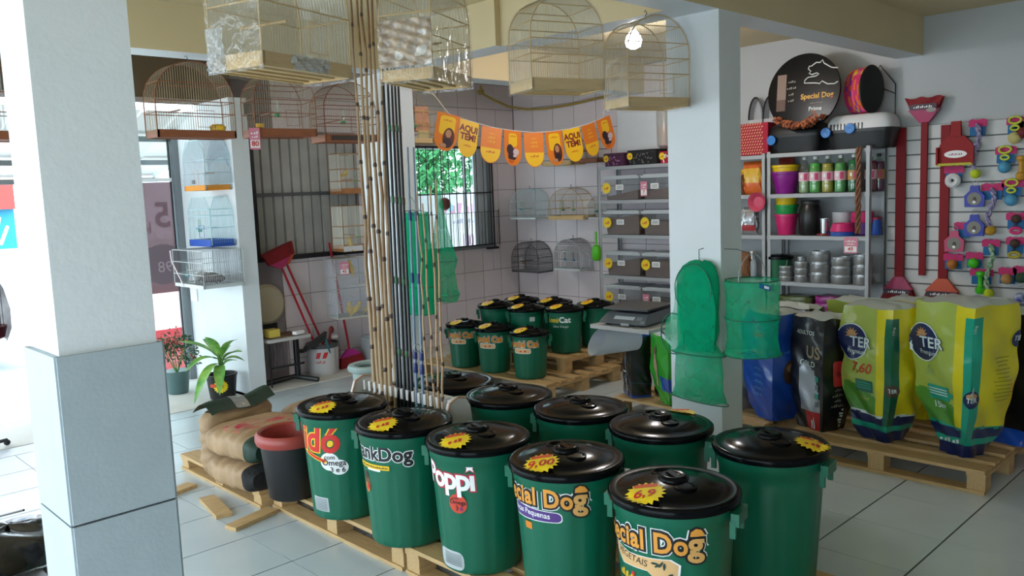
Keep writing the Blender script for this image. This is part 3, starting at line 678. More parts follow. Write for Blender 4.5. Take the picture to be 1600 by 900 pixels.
# canaries
BIRDM = mat('canary_yellow', '#e3c33c', .7, noise=.2, nscale=25, col2='#cfae55')
def bird(label, loc, rz, s=1, pitch=.35):
    t = thing('canary', label, 'bird', loc, rz, 'canaries in the stacked cages')
    c, sn = math.cos(pitch), math.sin(pitch)
    sp_ = [(-.085, -.0, .004), (-.06, .0, .0045), (-.042, 0, .008), (-.028, .001, .014), (-.01, .001, .0195), (.008, .002, .0205), (.022, .006, .0165), (.031, .012, .0125), (.038, .017, .0128), (.046, .019, .012), (.053, .017, .007), (.058, .0155, .003), (.0625, .0145, .001)]
    m = MB().tube([((x*c-z*sn)*s, 0, (x*sn+z*c)*s+.036*s) for x, z, r in sp_], [r*s for *_, r in sp_], 12)
    b = m.build('body', BIRDM, t)
    for q in (-1, 1):
        w_ = MB().tube([((x*c-z*sn)*s, q*y*s, (x*sn+z*c)*s+.036*s) for x, y, z in ((-.062, .006, .004), (-.03, .017, .006), (.0, .0195, .008), (.015, .016, .008))], [.002*s, .007*s, .009*s, .004*s], 8); w_.build('wing', mat('wing_yellow', '#cfae45', .7), b)
        MB().ball(((.047*c-.022*sn)*s, q*.0105*s, (.047*sn+.022*c)*s+.036*s), .0022*s, n=8).build('eye', INKK, b)
        MB().tube([(.004*s, q*.007*s, .022*s), (.008*s, q*.008*s, .0), (.02*s, q*.009*s, -.001)], .0015*s, 5).build('leg', mat('bird_leg', '#b98a6a', .6), t)
    return t
def incage(o, x, y, z):
    c, s = math.cos(o.rotation_euler.z), math.sin(o.rotation_euler.z); l = o.location; return (l.x+c*x-s*y, l.y+s*x+c*y, l.z+z)
bird('yellow canary at the cage floor, middle of the three', incage(cH, -.07, -.06, .025), R_(20), 1.5, .45)
bird('yellow canary nearest the right, leaning forward on the cage floor', incage(cH, .08, -.05, .025), R_(12), 1.5, .4)
bird('yellow canary half hidden behind another on the cage floor', incage(cH, -.10, .05, .025), R_(60), 1.4, .6)
MB().bb((-.27, -.05, .435), (.02, .0, .445)).build('perch_board', mat('cage_rim', '#b9b4a8', .4), cH, smooth=False)
bird('yellow canary perched high beside the pink price card', incage(cH, -.11, -.05, .45), R_(80), 1.4, .9)
bird('yellow canary in the middle wood framed cage', incage(cG, -.12, -.05, .03), R_(70), 1.3, .7)
bird('yellow canary perched in the topmost wood framed cage', incage(cF, -.13, -.02, .15), R_(30), 1.2, .3)
# cages on the bright entrance pillar
cP = cage('birdcage', 'bagged cage with orange tray on the bright entrance pillar', (3.325, 7.33, 1.875), R_(-90), .44, .24, .44, .045, mat('orange_wood', '#e0902a', .5), WIREB, kind='house', rails=(.35, .6), sp=.018, hook=False, fr=WIREB, wall=.01, bottles=0)
f = MB(); BAGF = film('plastic_bag', '#eef2f6', .12, .12, 10, .9, .22)
f.grid(lambda u, v: ((.25-.02*v+.012*math.sin(9*v+3*u))*math.copysign(min(1, abs(math.cos(2*PI*u))*1.35), math.cos(2*PI*u))*(1-.35*v*v), (.14+.008*math.sin(17*u+7*v))*math.copysign(min(1, abs(math.sin(2*PI*u))*1.35), math.sin(2*PI*u))*(1-.5*v*v), .05+.44*v+.01*math.sin(12*u)), 40, 14, closed=True)
f.build('plastic_bag', BAGF, cP)
decal('barcode', [(shift(rrect(.006, .035, .001), .012*k, 0), INKK) for k in range(7)], flat((.02, -.15, .075), (1, 0, 0), (0, 0, 1), (0, -1, 0)), cP, cut=0)
cQ = cage('birdcage', 'pale blue wire cage with a deep blue tray on the bright pillar', (3.325, 7.33, 1.375), R_(-90), .46, .22, .44, .06, mat('blue_plastic', '#1d4fae', .4), WIREB, kind='house', rails=(.38, .62, .75), sp=.016, hook=False, fr=WIREB, wall=.01, bottles=1, wr=.0014, slats=False)
cR = cage('wire_cage', 'grey wire rabbit cage standing lowest on the bright entrance pillar', (3.255, 7.30, 1.02), R_(-90), .62, .38, .33, .03, mat('pale_tray', '#cfd6d6', .5), WIREG, kind='box', rails=(.35, .68, 1.0), sp=.02, hook=False, bottles=1, feeder=mat('teal_cap', '#2aa6b0', .4), wr=.0016, slats=False, perch=False)
FUR = mat('grey_fur', '#6d6460', .9, noise=.4, nscale=30); FURW = mat('white_fur', '#e4e2de', .9)
def rodent(label, loc, rz, m_):
    t = thing('guinea_pig', label, 'animal', loc, rz)
    sp_ = [(-.10, .03, .008), (-.092, .035, .028), (-.06, .044, .043), (-.01, .048, .047), (.04, .046, .042), (.07, .043, .033), (.095, .042, .031), (.118, .037, .023), (.13, .032, .012), (.134, .031, .004)]
    b = MB().tube([(x, 0, z) for x, z, r in sp_], [r for *_, r in sp_], 14).build('body', m_, t)
    for q in (-1, 1):
        MB().ball((.082, q*.026, .066), .013, n=8, sq=(.5, 1, .8)).build('ear', m_, b); MB().ball((.108, q*.02, .048), .004, n=8).build('eye', INKK, b)
        for x in (-.06, .06): MB().tube([(x, q*.025, .02), (x+.008, q*.028, .004), (x+.02, q*.028, .003)], [.012, .008, .006], 7).build('leg', m_, t)
    return t
rodent('grey small furry animal lying at the right of the wire cage', incage(cR, .14, -.04, .036), R_(-60), FUR)
rodent('white small furry animal lying in the middle of the wire cage', incage(cR, -.06, -.04, .036), R_(-140), FURW)
MB().tube([(-.1, -.19, .0), (-.16, -.26, .24), (-.2, -.25, .33)], .006, 5).build('leaning_stick', mat('pale_pink', '#e6d3d8', .5), cR)
# cages on the tiled back wall
G = 'cages on the tiled back wall'
cage('wire_cage', 'pale blue arched wire cage nearest the corner, upper row on the back wall', (7.25, 7.12, 1.42), R_(-90), .44, .25, .36, .02, mat('pale_tray', '#cfd6d6', .5), WIREB, group=G, hookz=.04, wall=.03, rails=(.3, .6), sp=.018, wr=.0013, slats=False, feeder=mat('blue_cup', '#3c86b8', .4))
cage('birdcage', 'honey wood arched cage in the upper row on the tiled back wall', (7.25, 6.45, 1.415), R_(-84), .50, .24, .36, .045, LWOOD, WIREM, group=G, hookz=.04, wall=.03, rails=(.35, .6, .8), sp=.018, bottles=2)
cage('wire_cage', 'dark grey domed wire cage nearest the corner, lower row on the back wall', (7.25, 7.12, .775), R_(-90), .46, .25, .37, .02, mat('dark_tray_plastic', '#4c4b4c', .5), WIRED, group=G, hookz=.04, wall=.03, rails=(.3, .5, .75), sp=.014, wr=.0016, slats=False, feeder=mat('amber_feeder', '#b07a34', .5))
cage('wire_cage', 'grey domed wire cage with pale tray, right of the dark one on the wall', (7.25, 6.44, .83), R_(-90), .42, .24, .36, .02, mat('pale_tray', '#cfd6d6', .5), WIRED, group=G, hookz=.04, wall=.03, rails=(.3, .6, .8), sp=.016, wr=.0014, slats=False, bottles=2, feeder=mat('blue_cup', '#3c86b8', .4))
cage('birdcage', 'pale wood cage behind the last bunting flags high on the back wall', (7.26, 6.56, 2.04), R_(-90), .46, .24, .36, .045, LWOOD, WIREM, group=G, hookz=.04, wall=.03, rails=(.4, .7), sp=.02, bottles=0)
cage('birdcage', 'reddish wood cage high on the back wall left of the purple case', (7.26, 6.12, 2.05), R_(-90), .36, .24, .36, .045, RWOOD, WIREM, group=G, hookz=.04, wall=.03, rails=(.4, .7), sp=.02, bottles=0)
cage('wire_cage', 'small wire cage on the back wall half behind the storage box shelf', (7.28, 6.02, 1.42), R_(-90), .28, .18, .26, .015, mat('pale_tray', '#cfd6d6', .5), WIREG, group=G, hookz=.04, wall=.03, rails=(.4, .7), sp=.018, slats=False)
# ---------------------------------------------------------------- grey metal shelving
def shelf_unit(name, label, x0, x1, y0, y1, zs_, top):
    t = thing(name, label, 'shelf', (x0, y0, 0)); d, l = x1-x0, y1-y0
    for a in (0, d):
        for b in (0, l):
            sx = 1 if a == 0 else -1; sy = 1 if b == 0 else -1
            MB().bb((a, b, 0), (a+sx*.035, b+sy*.004, top)).bb((a, b, 0), (a+sx*.004, b+sy*.035, top)).build('post', SHELFM, t, smooth=False)
    for z in zs_:
        MB().bb((0.002, .004, z-.004), (d-.002, l-.004, z)).bb((-.002, .0, z-.034), (.003, l, z+.001)).bb((d-.006, .004, z-.034), (d-.002, l-.004, z)).build('shelf_board', SHELFM, t, smooth=False)
    return t
shelf_unit('metal_shelf', 'grey metal shelf of clear feed boxes left of the right pillar', 7.03, 7.38, 4.9, 5.86, (.45, .815, 1.255, 1.625, 1.985), 1.985)
shelf_unit('metal_shelf', 'grey metal shelf with bottles, buckets and aluminium bowls', 7.03, 7.365, 2.92, 3.86, (.2, .5, .85, 1.27, 1.645, 2.01), 2.03)
shelf_unit('metal_shelf', 'grey metal shelf bay half hidden behind the right pillar', 7.03, 7.37, 3.875, 4.8, (.2, .5, .85, 1.27, 1.645, 2.005), 2.02)
KIB = mat('brown_kibble', '#6d4a38', .9, noise=.5, nscale=90, bump=1, bscale=120); KIB2 = mat('pale_feed', '#b99a6c', .9, noise=.5, nscale=90); KIB3 = mat('dark_grey_feed', '#4d4f52', .9, noise=.4, nscale=90)
TUB = film('clear_tub', '#f2f5f7', .05, .15, 5, .1, .13, dcol='#dfe3e8'); TUBL = mat('tub_rim', '#d3d9de', .35, alpha=.75)
def burst_tag(parent, o, u, n, r=.035, txt=''):
    f = flat(o, u, (0, 0, 1), n); return decal('price_burst', [(burst(r, r, 16, .82), YEL), (shift(text2d(txt, r*.9, .02), 0, 0) if txt else shift(scrib(r*1.0, r*.5), 0, 0), RED)], f, parent, cut=0)
def tub(label, y0, y1, z, fill, k, slope, pricekind):
    t = thing('storage_box', label, 'box', (7.05, (y0+y1)/2, z), 0, 'clear feed boxes on the metal shelf'); w_ = (y1-y0)/2; h = .235
    P = [(.02, -w_+.03), (.29, -w_+.03), (.29, w_-.03), (.02, w_-.03)]; Q = [(0, -w_+.01), (.31, -w_+.01), (.31, w_-.01), (0, w_-.01)]
    m = MB().add([(x, y, .002) for x, y in P]+[(x, y, h) for x, y in Q], [(3,2,1,0)]+[(i, (i+1) % 4, 4+(i+1) % 4, 4+i) for i in range(4)]); m.build('tub_body', TUB, t, smooth=False)
    MB().bb((-.012, -w_, h), (.322, w_, h+.014)).bb((-.006, -w_+.004, h-.014), (.316, w_-.004, h)).bb((.0, -w_+.03, h+.014), (.3, w_-.03, h+.024)).build('lid', TUBL, t, smooth=False)
    f = fill; a = .02-.02*f/h+.004
    zz = lambda y: f*(1+slope*y/w_)
    ya, yb = -w_+.03-.02*f/h+.004, w_-.03+.02*f/h-.004
    MB().add([(.024, ya+.01, .005), (.286, ya+.01, .005), (.286, yb-.01, .005), (.024, yb-.01, .005), (a, ya, zz(ya)), (.30, ya, zz(ya)), (.30, yb, zz(yb)), (a, yb, zz(yb))], [(3,2,1,0), (4,5,6,7), (0,1,5,4), (1,2,6,5), (2,3,7,6), (3,0,4,7)]).build('feed', k, t, smooth=False, stuff=True)
    lab = flat((-.012+.012, .02, .135), (0, -1, 0), (0, 0, 1), (-1, 0, 0))
    decal('paper_label', [(rrect(.10, .055, .003), INKW)]+[(shift(rrect(.075, .006, .001), 0, .012-.012*q), mat('label_line', '#7d8686', .6)) for q in range(3)], lab, t, cut=0)
    if pricekind == 'y': burst_tag(t, (-.016, w_-.055, .13), (0, -1, 0), (-1, 0, 0), .062)
    else: price((-.016, w_-.05, .11), .085, .15, (0, -1, 0), (-1, 0, 0), '7', t)
for zz_, L, Rr, i in ((1.627, (.07, KIB, -.5, 'y'), (.10, KIB, -.2, 'p'), 0), (1.257, (.19, KIB, -.12, 'y'), (.14, KIB, 0, 'y'), 1), (.817, (.16, KIB, -.2, 'y'), (.17, KIB, 0, 'y'), 2), (.452, (.06, KIB2, -.5, 'y'), (.12, KIB3, 0, 'p'), 3)):
    nm = ['topmost', 'second', 'third', 'lowest'][i]
    tub('clear feed box on the %s shelf, left of the pair' % nm, 5.32, 5.80, zz_, L[0], L[1], L[2], L[3]); tub('clear feed box on the %s shelf, right of the pair by the pillar' % nm, 4.91, 5.30, zz_, Rr[0], Rr[1], Rr[2], Rr[3])
def case(label, y0, y1, h, m1, m2, dots):
    t = thing('fabric_case', label, 'case', (7.1, (y0+y1)/2, 1.987)); w_ = (y1-y0)/2
    MB().grid(lambda u, v: ((.13+.0)*(1 if 1 else 0)+(.14-.02*(1-v))*math.copysign(abs(math.cos(2*PI*u))**.35, math.cos(2*PI*u)), (w_-.01*(1-v))*math.copysign(abs(math.sin(2*PI*u))**.35, math.sin(2*PI*u)), h*v), 32, 4, closed=True).add([(-.0, -w_*.9, h*.98), (.27, -w_*.9, h*.98), (.27, w_*.9, h*.98), (0, w_*.9, h*.98)], [(0, 1, 2, 3)]).build('case_body', m1, t)
    MB().grid(lambda u, v: (.13+.142*math.copysign(abs(math.cos(2*PI*u))**.35, math.cos(2*PI*u)), (w_+.002)*math.copysign(abs(math.sin(2*PI*u))**.35, math.sin(2*PI*u)), h*(.78+.06*v)), 32, 1, closed=True).build('zip_band', mat('zip_dark', '#2a2024', .5), t)
    if dots:
        f = flat((-.013, 0, h/2), (0, -1, 0), (0, 0, 1), (-1, 0, 0)); random.seed(3)
        decal('flower_print', [(shift(burst(.012, .012, 5, .5), random.uniform(-w_+.04, w_-.04), random.uniform(-h*.4, h*.25)), m2) for _ in range(dots)], f, t, cut=0)
    burst_tag(t, (-.018, w_-.07, h*.6), (0, -1, 0), (-1, 0, 0), .04)
case('purple flowered zip case on top of the feed box shelf', 5.56, 5.85, .14, mat('plum_fabric', '#5a2b4e', .8, noise=.5, nscale=60), mat('mauve_print', '#a76f9a', .8), 22)
case('black flowered zip case on top of the feed box shelf', 5.14, 5.53, .155, mat('black_fabric', '#262628', .8, noise=.5, nscale=60), mat('grey_print', '#6d6d68', .8), 30)
case('red spotted zip case on the shelf top against the right pillar', 4.86, 5.12, .12, mat('red_fabric', '#c01f3c', .8), INKW, 18)
tag(MB().bb((7.31, 5.11, 2.0), (7.36, 5.80, 2.62)).build('foam_board', WHITE, smooth=False), 'white foam board standing behind the flowered zip cases', 'board')
t = thing('feed_dispenser', 'pale bottle shaped dispenser with beige contents beside the right pillar', 'dispenser', (7.2, 5.10, 2.15))
MB().lathe([(.03, -.01), (.075, .02), (.08, .35), (.06, .42), (.03, .44)], n=20).build('bottle', film('milky_bottle', '#e8e4dc', .06, .2, 4, .1, .35), t); MB().lathe([(.005, 0), (.068, .025), (.072, .21), (.005, .215)], n=20).build('beige_fill', mat('beige_fill', '#dcb893', .7), t)
# green scoop hung from the shelf post
t = thing('feed_scoop', 'bright green plastic scoop hanging on the feed box shelf', 'scoop', (7.0, 5.88, 1.13)); SC = mat('lime_plastic', '#58c21f', .4)
MB().lathe([(.004, -.16), (.035, -.155), (.05, -.12), (.052, -.05), (.04, .0), (.015, .015)], n=14).build('scoop_bowl', SC, t); MB().tube([(0, 0, .01), (0, 0, .1), (-.004, 0, .16)], [.011, .013, .011], 8).build('handle', SC, t)
# ---------------------------------------------------------------- on top of the bottle shelf
ZT = 2.012
t = thing('fabric_box', 'red box with a woven yellow dash pattern on the shelf top by the pillar', 'box', (7.06, 4.02, ZT)); RB = mat('crimson_fabric', '#b3163a', .7)
MB().bb((0, -.155, 0), (.2, .155, .29)).build('box_body', RB, t, smooth=False)
decal('dash_pattern', [(shift(rrect(.018, .007, .003), -.145+.03*i+.015*(j % 2), .015+.026*j, rot=.9), mat('dash_cream', '#e9c98f', .6)) for i in range(10) for j in range(11)], flat((0, 0, 0), (0, -1, 0), (0, 0, 1), (-1, 0, 0)), t, cut=0)
for y, lb in ((4.12, 'pale domed carrier with black rim on the shelf top against the right pillar'), (3.97, 'pale domed carrier with black rim behind the red patterned box')):
    t = thing('domed_carrier', lb, 'carrier', (7.5-.25+.09, y, ZT))
    MB().grid(lambda u, v: (-.04+.08*v, -.07*math.cos(PI*u), .34+.2*math.sin(PI*u)), 16, 1).bb((-.04, -.07, 0), (.04, .07, .34)).build('dome', mat('pale_grey_plastic', '#c9ccd0', .5), t)
    MB().tube([(-.045, -.072*math.cos(PI*i/16), .34+.205*math.sin(PI*i/16)) for i in range(17)], .008, 6).tube([(-.045, -.072, .34), (-.045, -.072, .0)], .006, 6).build('rim', BLACK, t)
# round display
t = thing('round_sign', 'large round black display with a white dog outline and kibble picture', 'sign', (7.015, 3.5, 2.525)); t.rotation_euler = (0, R_(6), 0)
DK = mat('gloss_black_board', '#0b0b0d', .25, spec=.15)
MB().lathe([(.005, -.012), (.33, -.012), (.334, 0), (.33, .012), (.005, .012)], n=64, R=Matrix.Rotation(PI/2, 3, 'Y')).build('disc', DK, t, ang=30)
f = flat((-.0125, 0, 0), (0, -1, 0), (0, 0, 1), (-1, 0, 0))
decal('photo_strip', [(shift(rrect(.085, .32, .004), -.20, .01), mat('photo_tan', '#8d7468', .5)), (shift(rrect(.085, .1, .004), -.20, -.1), mat('photo_brown', '#5d3f33', .5))]+[(shift(scrib(w_, .02), -.105, .1-.055*i), mat('print_grey', '#9d9890', .5)) for i, w_ in enumerate((.07, .09, .05, .06))], f, t, cut=0)
dog = [(.325, .17), (.27, .18), (.20, .225), (.185, .255), (.165, .235), (.13, .24), (.09, .215), (.07, .215), (.06, .195), (.085, .17), (.07, .155), (.095, .14), (.14, .15), (.16, .14), (.135, .125), (.06, .12), (.035, .10), (.03, .075), (.08, .07), (.13, .065), (.17, .055), (.19, .075), (.24, .045), (.30, .04), (.33, .055)]
MB().tube([(-.014, -(x*1.0-.02), z) for x, z in dog], .005, 5).build('dog_outline', INKW, t)
decal('lettering', [(shift(text2d('Special Dog', .062, .06), .13, -.045), mat('logo_brown', '#7a2d16', .5)), (shift(text2d('Special Dog', .062, .02), .13, -.045), mat('logo_gold', '#e2b13c', .5)), (shift(text2d('Prime', .05, .015), .12, -.155), INKW), (shift(scrib(.12, .012), .13, -.105), mat('print_grey', '#9d9890', .5))], f, t, cut=0)
random.seed(5); kb = []
for k in range(190):
    a = random.uniform(-PI*.74, -PI*.26); r_ = random.uniform(.265+.02*random.random(), .322); kb.append((shift(ell(.014, .010, 8), r_*math.cos(a), r_*math.sin(a), rot=random.uniform(0, 3)), mat('kibble_rust' if k % 2 else 'kibble_rust_dark', '#a9582a' if k % 2 else '#7d3a1a', .7)))
decal('kibble_picture', kb, f, t, cut=0)
# pet carriers
def carrier(label, y, l, h, topm, slots):
    t = thing('pet_carrier', label, 'carrier', (7.06, y, ZT)); bot = mat('carrier_black', '#17181b', .35)
    sq = lambda c: math.copysign(abs(c)**.4, c)
    MB().grid(lambda u, v: (.15+(.12+.03*v)*sq(math.cos(2*PI*u)), (l/2-.03+.03*v)*sq(math.sin(2*PI*u)), .15*v), 40, 5, closed=True).add([(.03, -l/2+.03, .001), (.27, -l/2+.03, .001), (.27, l/2-.03, .001), (.03, l/2-.03, .001)], [(0,1,2,3)]).build('lower_shell', bot, t)
    MB().grid(lambda u, v: (.15+.155*sq(math.cos(2*PI*u)), (l/2+.004)*sq(math.sin(2*PI*u)), .14+.025*v), 40, 1, closed=True).build('seam_band', bot, t)
    MB().grid(lambda u, v: (.15+.15*sq(math.cos(2*PI*u))*(1-.45*v*v), l/2*sq(math.sin(2*PI*u))*(1-.3*v*v), .16+(h-.16)*math.sin(v*PI/2)), 40, 8, closed=True).build('upper_shell', topm, t)
    MB().bb((.08, -l*.35, h-.004), (.22, l*.35, h)).build('top_plate', topm, t, smooth=False)
    for k in range(slots): MB().box((.005+.012*0, l*.42-.03*k-.02, .19), (.016, .008, .05)).build('vent_slot', BLACK, t, smooth=False)
    return t
k1 = carrier('black pet carrier with blue clips under the round display', 3.64, .52, .26, mat('carrier_black', '#17181b', .35), 0)
k2 = carrier('pet carrier with a white top and black base at the shelf end', 3.06, .56, .29, mat('carrier_white', '#d9dcdf', .35), 10)
BL = mat('bright_blue_plastic', '#1f78c8', .35)
for o, y, z in ((k1, .18, .12), (k2, .25, .15), (k2, .04, .17)): MB().lathe([(.003, -.012), (.042, -.012), (.046, 0), (.042, .012), (.02, .014), (.003, .01)], c=(-.015, y, z), n=24, R=Matrix.Rotation(-PI/2, 3, 'Y')).build('blue_clip', BL, o)
t = thing('play_tunnel', 'colourful fabric pet tunnel with a black oval mouth behind the round display', 'tunnel', (7.2, 3.06, 2.50)); t.rotation_euler = (0, 0, R_(-30))
cols = [mat('tunnel_'+n, h, .7) for n, h in (('pink', '#d8306e'), ('orange', '#e8702a'), ('violet', '#7a3aa0'), ('yellow', '#e6b92e'), ('rose', '#e85a86'))]; random.seed(9)
tb = MB().grid(lambda u, v: (.115*math.cos(2*PI*u), -.10+.2*v, .19*math.sin(2*PI*u)), 26, 8, mfn=lambda u, v: random.choice((0, 0, 1, 4, 2, 3, 0, 1)), closed=True); tb.build('tunnel_body', cols, t)
MB().lathe([(.004, 0), (.19, 0), (.2, .012), (.19, .02)], c=(0, -.10, 0), n=32, R=Matrix.Rotation(PI/2, 3, 'X') @ Matrix.Diagonal((.62, 1, 1))).build('black_mouth', BLACK, t)
t = thing('wire_stand', 'black wire five sided frame at the shelf end against the wall', 'frame', (7.355, 2.95, ZT+.2)); pen = [(-.1, .22), (.0, .50), (-.14, .33), (-.13, .0), (.12, .0), (.12, .35)]
m = MB().tube([(0, .12, .0), (0, .12, .36), (0, .03, .5), (0, -.1, .33), (0, -.1, .0)], .005, 6, closed=True)
m.build('wire_frame', BLACK, t); MB().tube([(0, .12, .36), (0, -.1, .25)], .004, 5).build('cross_wire', BLACK, t); MB().box((0, 0, -.1), (.05, .2, .2)).build('wire_base', BLACK, t, smooth=False)
# ---------------------------------------------------------------- bottle shelf, row of bottles
Z1 = 1.647
def packet(name, label, cat, loc, rz, W, D, H, mats, zone=None, group=None, crump=.006):
    t = thing(name, label, cat, loc, rz, group)
    def fn(u, v):
        a = 2*PI*u; k = math.sin(PI*min(1, max(0, v)))**.35 if 0 < v < 1 else .02
        x = W/2*math.copysign(abs(math.cos(a))**.5, math.cos(a)); y = D/2*math.copysign(abs(math.sin(a))**.7, math.sin(a))*max(.06, k)
        return (x*(1-.04*k)+crump*math.sin(13*v+7*u*6), y+crump*math.sin(11*u*6+9*v)*k, H*v)
    MB().grid(fn, 32, 14, mfn=zone, closed=True).build('packet_body', mats, t); return t
OP = mat('orange_packet', '#d9692a', .3, coat=.4); YP = mat('yellow_packet', '#e3b43a', .3, coat=.4)
packet('snack_packet', 'orange and yellow snack packet on the shelf bay behind the pillar', 'packet', (7.15, 4.06, Z1), R_(-90), .2, .1, .31, [OP, YP], lambda u, v: 1 if .35 < v < .8 and .6 < u < .9 else 0)
packet('snack_packet', 'brown snack packet leaning against the pillar side of the shelf bay', 'packet', (7.12, 4.2, Z1), R_(-90), .12, .08, .24, [mat('brown_packet', '#7a4a30', .3, coat=.4), YP], lambda u, v: 1 if v > .8 else 0)
packet('snack_packet', 'small red snack packet standing behind the purple pots', 'packet', (7.28, 3.80, Z1), R_(-90), .14, .06, .33, [mat('dull_red_packet', '#8d2f2a', .4)], None)
def pot(name, label, loc, r0, r1, h, m, rimm=None, group=None, cat='bucket', n=28):
    t = thing(name, label, cat, loc, 0, group)
    MB().lathe([(r0*.97, 0), (r0, .004), (r1*.97, h*.9), (r1*.96, h), (r1*.9, h), (r0*.9, .012), (.002, .012)], n=n).build('pot_body', m, t)
    MB().lathe([(r1*.96, h*.88), (r1*1.03, h*.89), (r1*1.03, h), (r1*.94, h)], n=n, caps=False).build('rim', rimm or m, t); return t
PUR = mat('purple_plastic', '#8e1f8e', .35); PNK = mat('hot_pink_plastic', '#d22a72', .35); YLP = mat('yellow_plastic_pot', '#e2c21c', .35); GRP = mat('green_plastic_pot', '#1f9a4a', .35)
pot('plant_pot', 'purple tapered pot at the left end of the bottle row', (7.16, 3.745, Z1), .085, .128, .20, PUR, group=None)
pot('plant_pot', 'yellow pot nested in the purple one on the bottle shelf', (7.16, 3.745, Z1+.06), .09, .122, .20, YLP)
BT = film('pet_bottle', '#eef6ee', .1, .05, 3, .05, .03)
LAB1 = mat('label_pink_white', '#e6c3cf', .5); LAB2 = mat('label_rose', '#d0507a', .5)
def bottle(label, loc, liq, level, lab, cap):
    t = thing('drink_bottle', label, 'bottle', loc, 0, 'cleaning liquid bottles on the top shelf row'); r = .05
    MB().lathe([(.03, .0), (.046, .004), (r, .02), (r, .08), (r*.95, .1), (r, .12), (r, .2), (r*.9, .235), (.02, .285), (.016, .29), (.016, .31)], n=20).build('bottle_body', BT, t)
    MB().lathe([(.003, .004), (.044, .006), (r*.96, .022), (r*.96, .08), (r*.91, .1), (r*.96, .12), (r*.96, min(level, .2)), (.003 if level <= .2 else r*.84, level), (.003, level)], n=20).build('liquid', mat('liquid_'+liq, '#'+liq, .15, spec=.6), t)
    MB().lathe([(.018, .296), (.019, .298), (.019, .32), (.003, .322)], n=14).build('cap', cap, t)
    MB().lathe([(r+.0012, .105), (r+.0012, .185)], n=20, caps=False).build('paper_sleeve', lab, t)
    decal('label_print', [(shift(rrect(.03, .06, .003), .018, 0), LAB2), (shift(rrect(.02, .03, .003), -.018, .006), INKW)], can_map(R_(195), .145, lambda z: r+.002), t, cut=.01)
WC = INKW
for y, x, liq, lv, lab, cap, lb in ((3.545, 7.13, '9fb58a', .10, LAB1, WC, 'nearly clear bottle beside the purple pot'), (3.435, 7.11, '4fae4e', .26, LAB1, WC, 'bright green bottle, first of the coloured row'), (3.322, 7.11, 'b7a83c', .25, LAB1, WC, 'yellowish bottle between two green ones'),
      (3.208, 7.11, '55a85a', .25, LAB1, WC, 'mid green bottle right of the yellowish one'), (3.09, 7.11, '0f6b3c', .27, mat('label_amber', '#b98d4c', .5), WC, 'dark green bottle with an amber label'), (2.985, 7.2, '7a2048', .26, LAB1, WC, 'wine coloured bottle behind the hanging chew stick'), (2.962, 7.31, '6a1a5a', .25, mat('label_amber', '#b98d4c', .5), BLACK, 'dark purple bottle at the right end of the shelf')):
    bottle(lb, (x, y, Z1), liq, lv, lab, cap)
for k, liq in enumerate(('5aa04e', '2f8a4a', '8aa040', '1f7a44')):
    bottle('bottle in the row behind the front bottles, %s from the left' % ['first', 'second', 'third', 'fourth'][k], (7.27, 3.50-.115*k, Z1), liq, .26, LAB1, WC)
for o in list(C.objects):
    if str(o.get('label')).startswith('bottle in the row behind'): o['group'] = 'bottles in the row behind'
# braided chew stick hanging from the post
t = thing('chew_stick', 'long brown braided chew stick hanging in front of the shelf post', 'stick', (7.0, 3.005, 1.30)); CH = mat('rawhide_brown', '#8a5a3e', .6, noise=.3, nscale=30)
for q in range(3): MB().tube([(.009*math.cos(2*PI*q/3+k*.55), .016*math.sin(2*PI*q/3+k*.55), .018*k) for k in range(41)], .011, 6).build('strand', CH, t)
# ---------------------------------------------------------------- bucket row
Z2 = 1.272
t = thing('pink_bowl', 'pink plastic bowl hung upright on the shelf post', 'bowl', (7.0, 3.94, 1.58)); Ry = Matrix.Rotation(-PI/2, 3, 'Y')
MB().lathe([(.003, -.028), (.05, -.028), (.075, .0), (.09, .012), (.088, .018), (.07, .006), (.048, -.02), (.003, -.02)], n=32, R=Ry).build('bowl_shell', mat('dusty_pink', '#c94a68', .4), t)
pot('plastic_bucket', 'pink bucket at the bottom of the nested stack', (7.16, 3.735, Z2), .075, .105, .19, PNK, group=None)
pot('plastic_bucket', 'green bucket nested in the pink one', (7.16, 3.735, Z2+.105), .075, .104, .17, GRP)
pot('plastic_bucket', 'yellow bucket topmost of the nested stack', (7.16, 3.735, Z2+.20), .075, .105, .165, YLP)
t = thing('black_canister', 'black shouldered canister in the middle of the bucket row', 'canister', (7.17, 3.51, Z2)); MB().lathe([(.09, 0), (.098, .01), (.1, .2), (.085, .26), (.075, .28), (.075, .31), (.003, .312)], n=28).build('canister_body', BLACK, t); MB().lathe([(.079, .27), (.082, .275), (.082, .305), (.079, .31)], n=28, caps=False).build('canister_lid', mat('dark_grey_plastic', '#2c2c2e', .4), t)
t = thing('steel_tumbler', 'steel tumbler standing on a dark red dish', 'tumbler', (7.1, 3.345, Z2)); MB().lathe([(.032, .018), (.035, .02), (.040, .15), (.037, .15), (.032, .03), (.002, .03)], n=24).build('steel_cup', mat('polished_steel', '#c3c7ca', .2, metal=1), t); MB().lathe([(.06, 0), (.07, .004), (.062, .018), (.002, .02)], n=24).build('red_dish', mat('maroon_plastic', '#7a1f2a', .4), t)
t = thing('pet_bowl', 'bright pink pet bowl on a blue base', 'bowl', (7.12, 3.19, Z2)); MB().lathe([(.10, 0), (.104, .006), (.098, .035)], n=30).build('blue_base', mat('blue_plastic', '#1d4fae', .4), t); MB().lathe([(.1, .035), (.105, .04), (.085, .105), (.07, .11), (.055, .05), (.002, .05)], n=30, caps=False).build('bowl_shell', PNK, t)
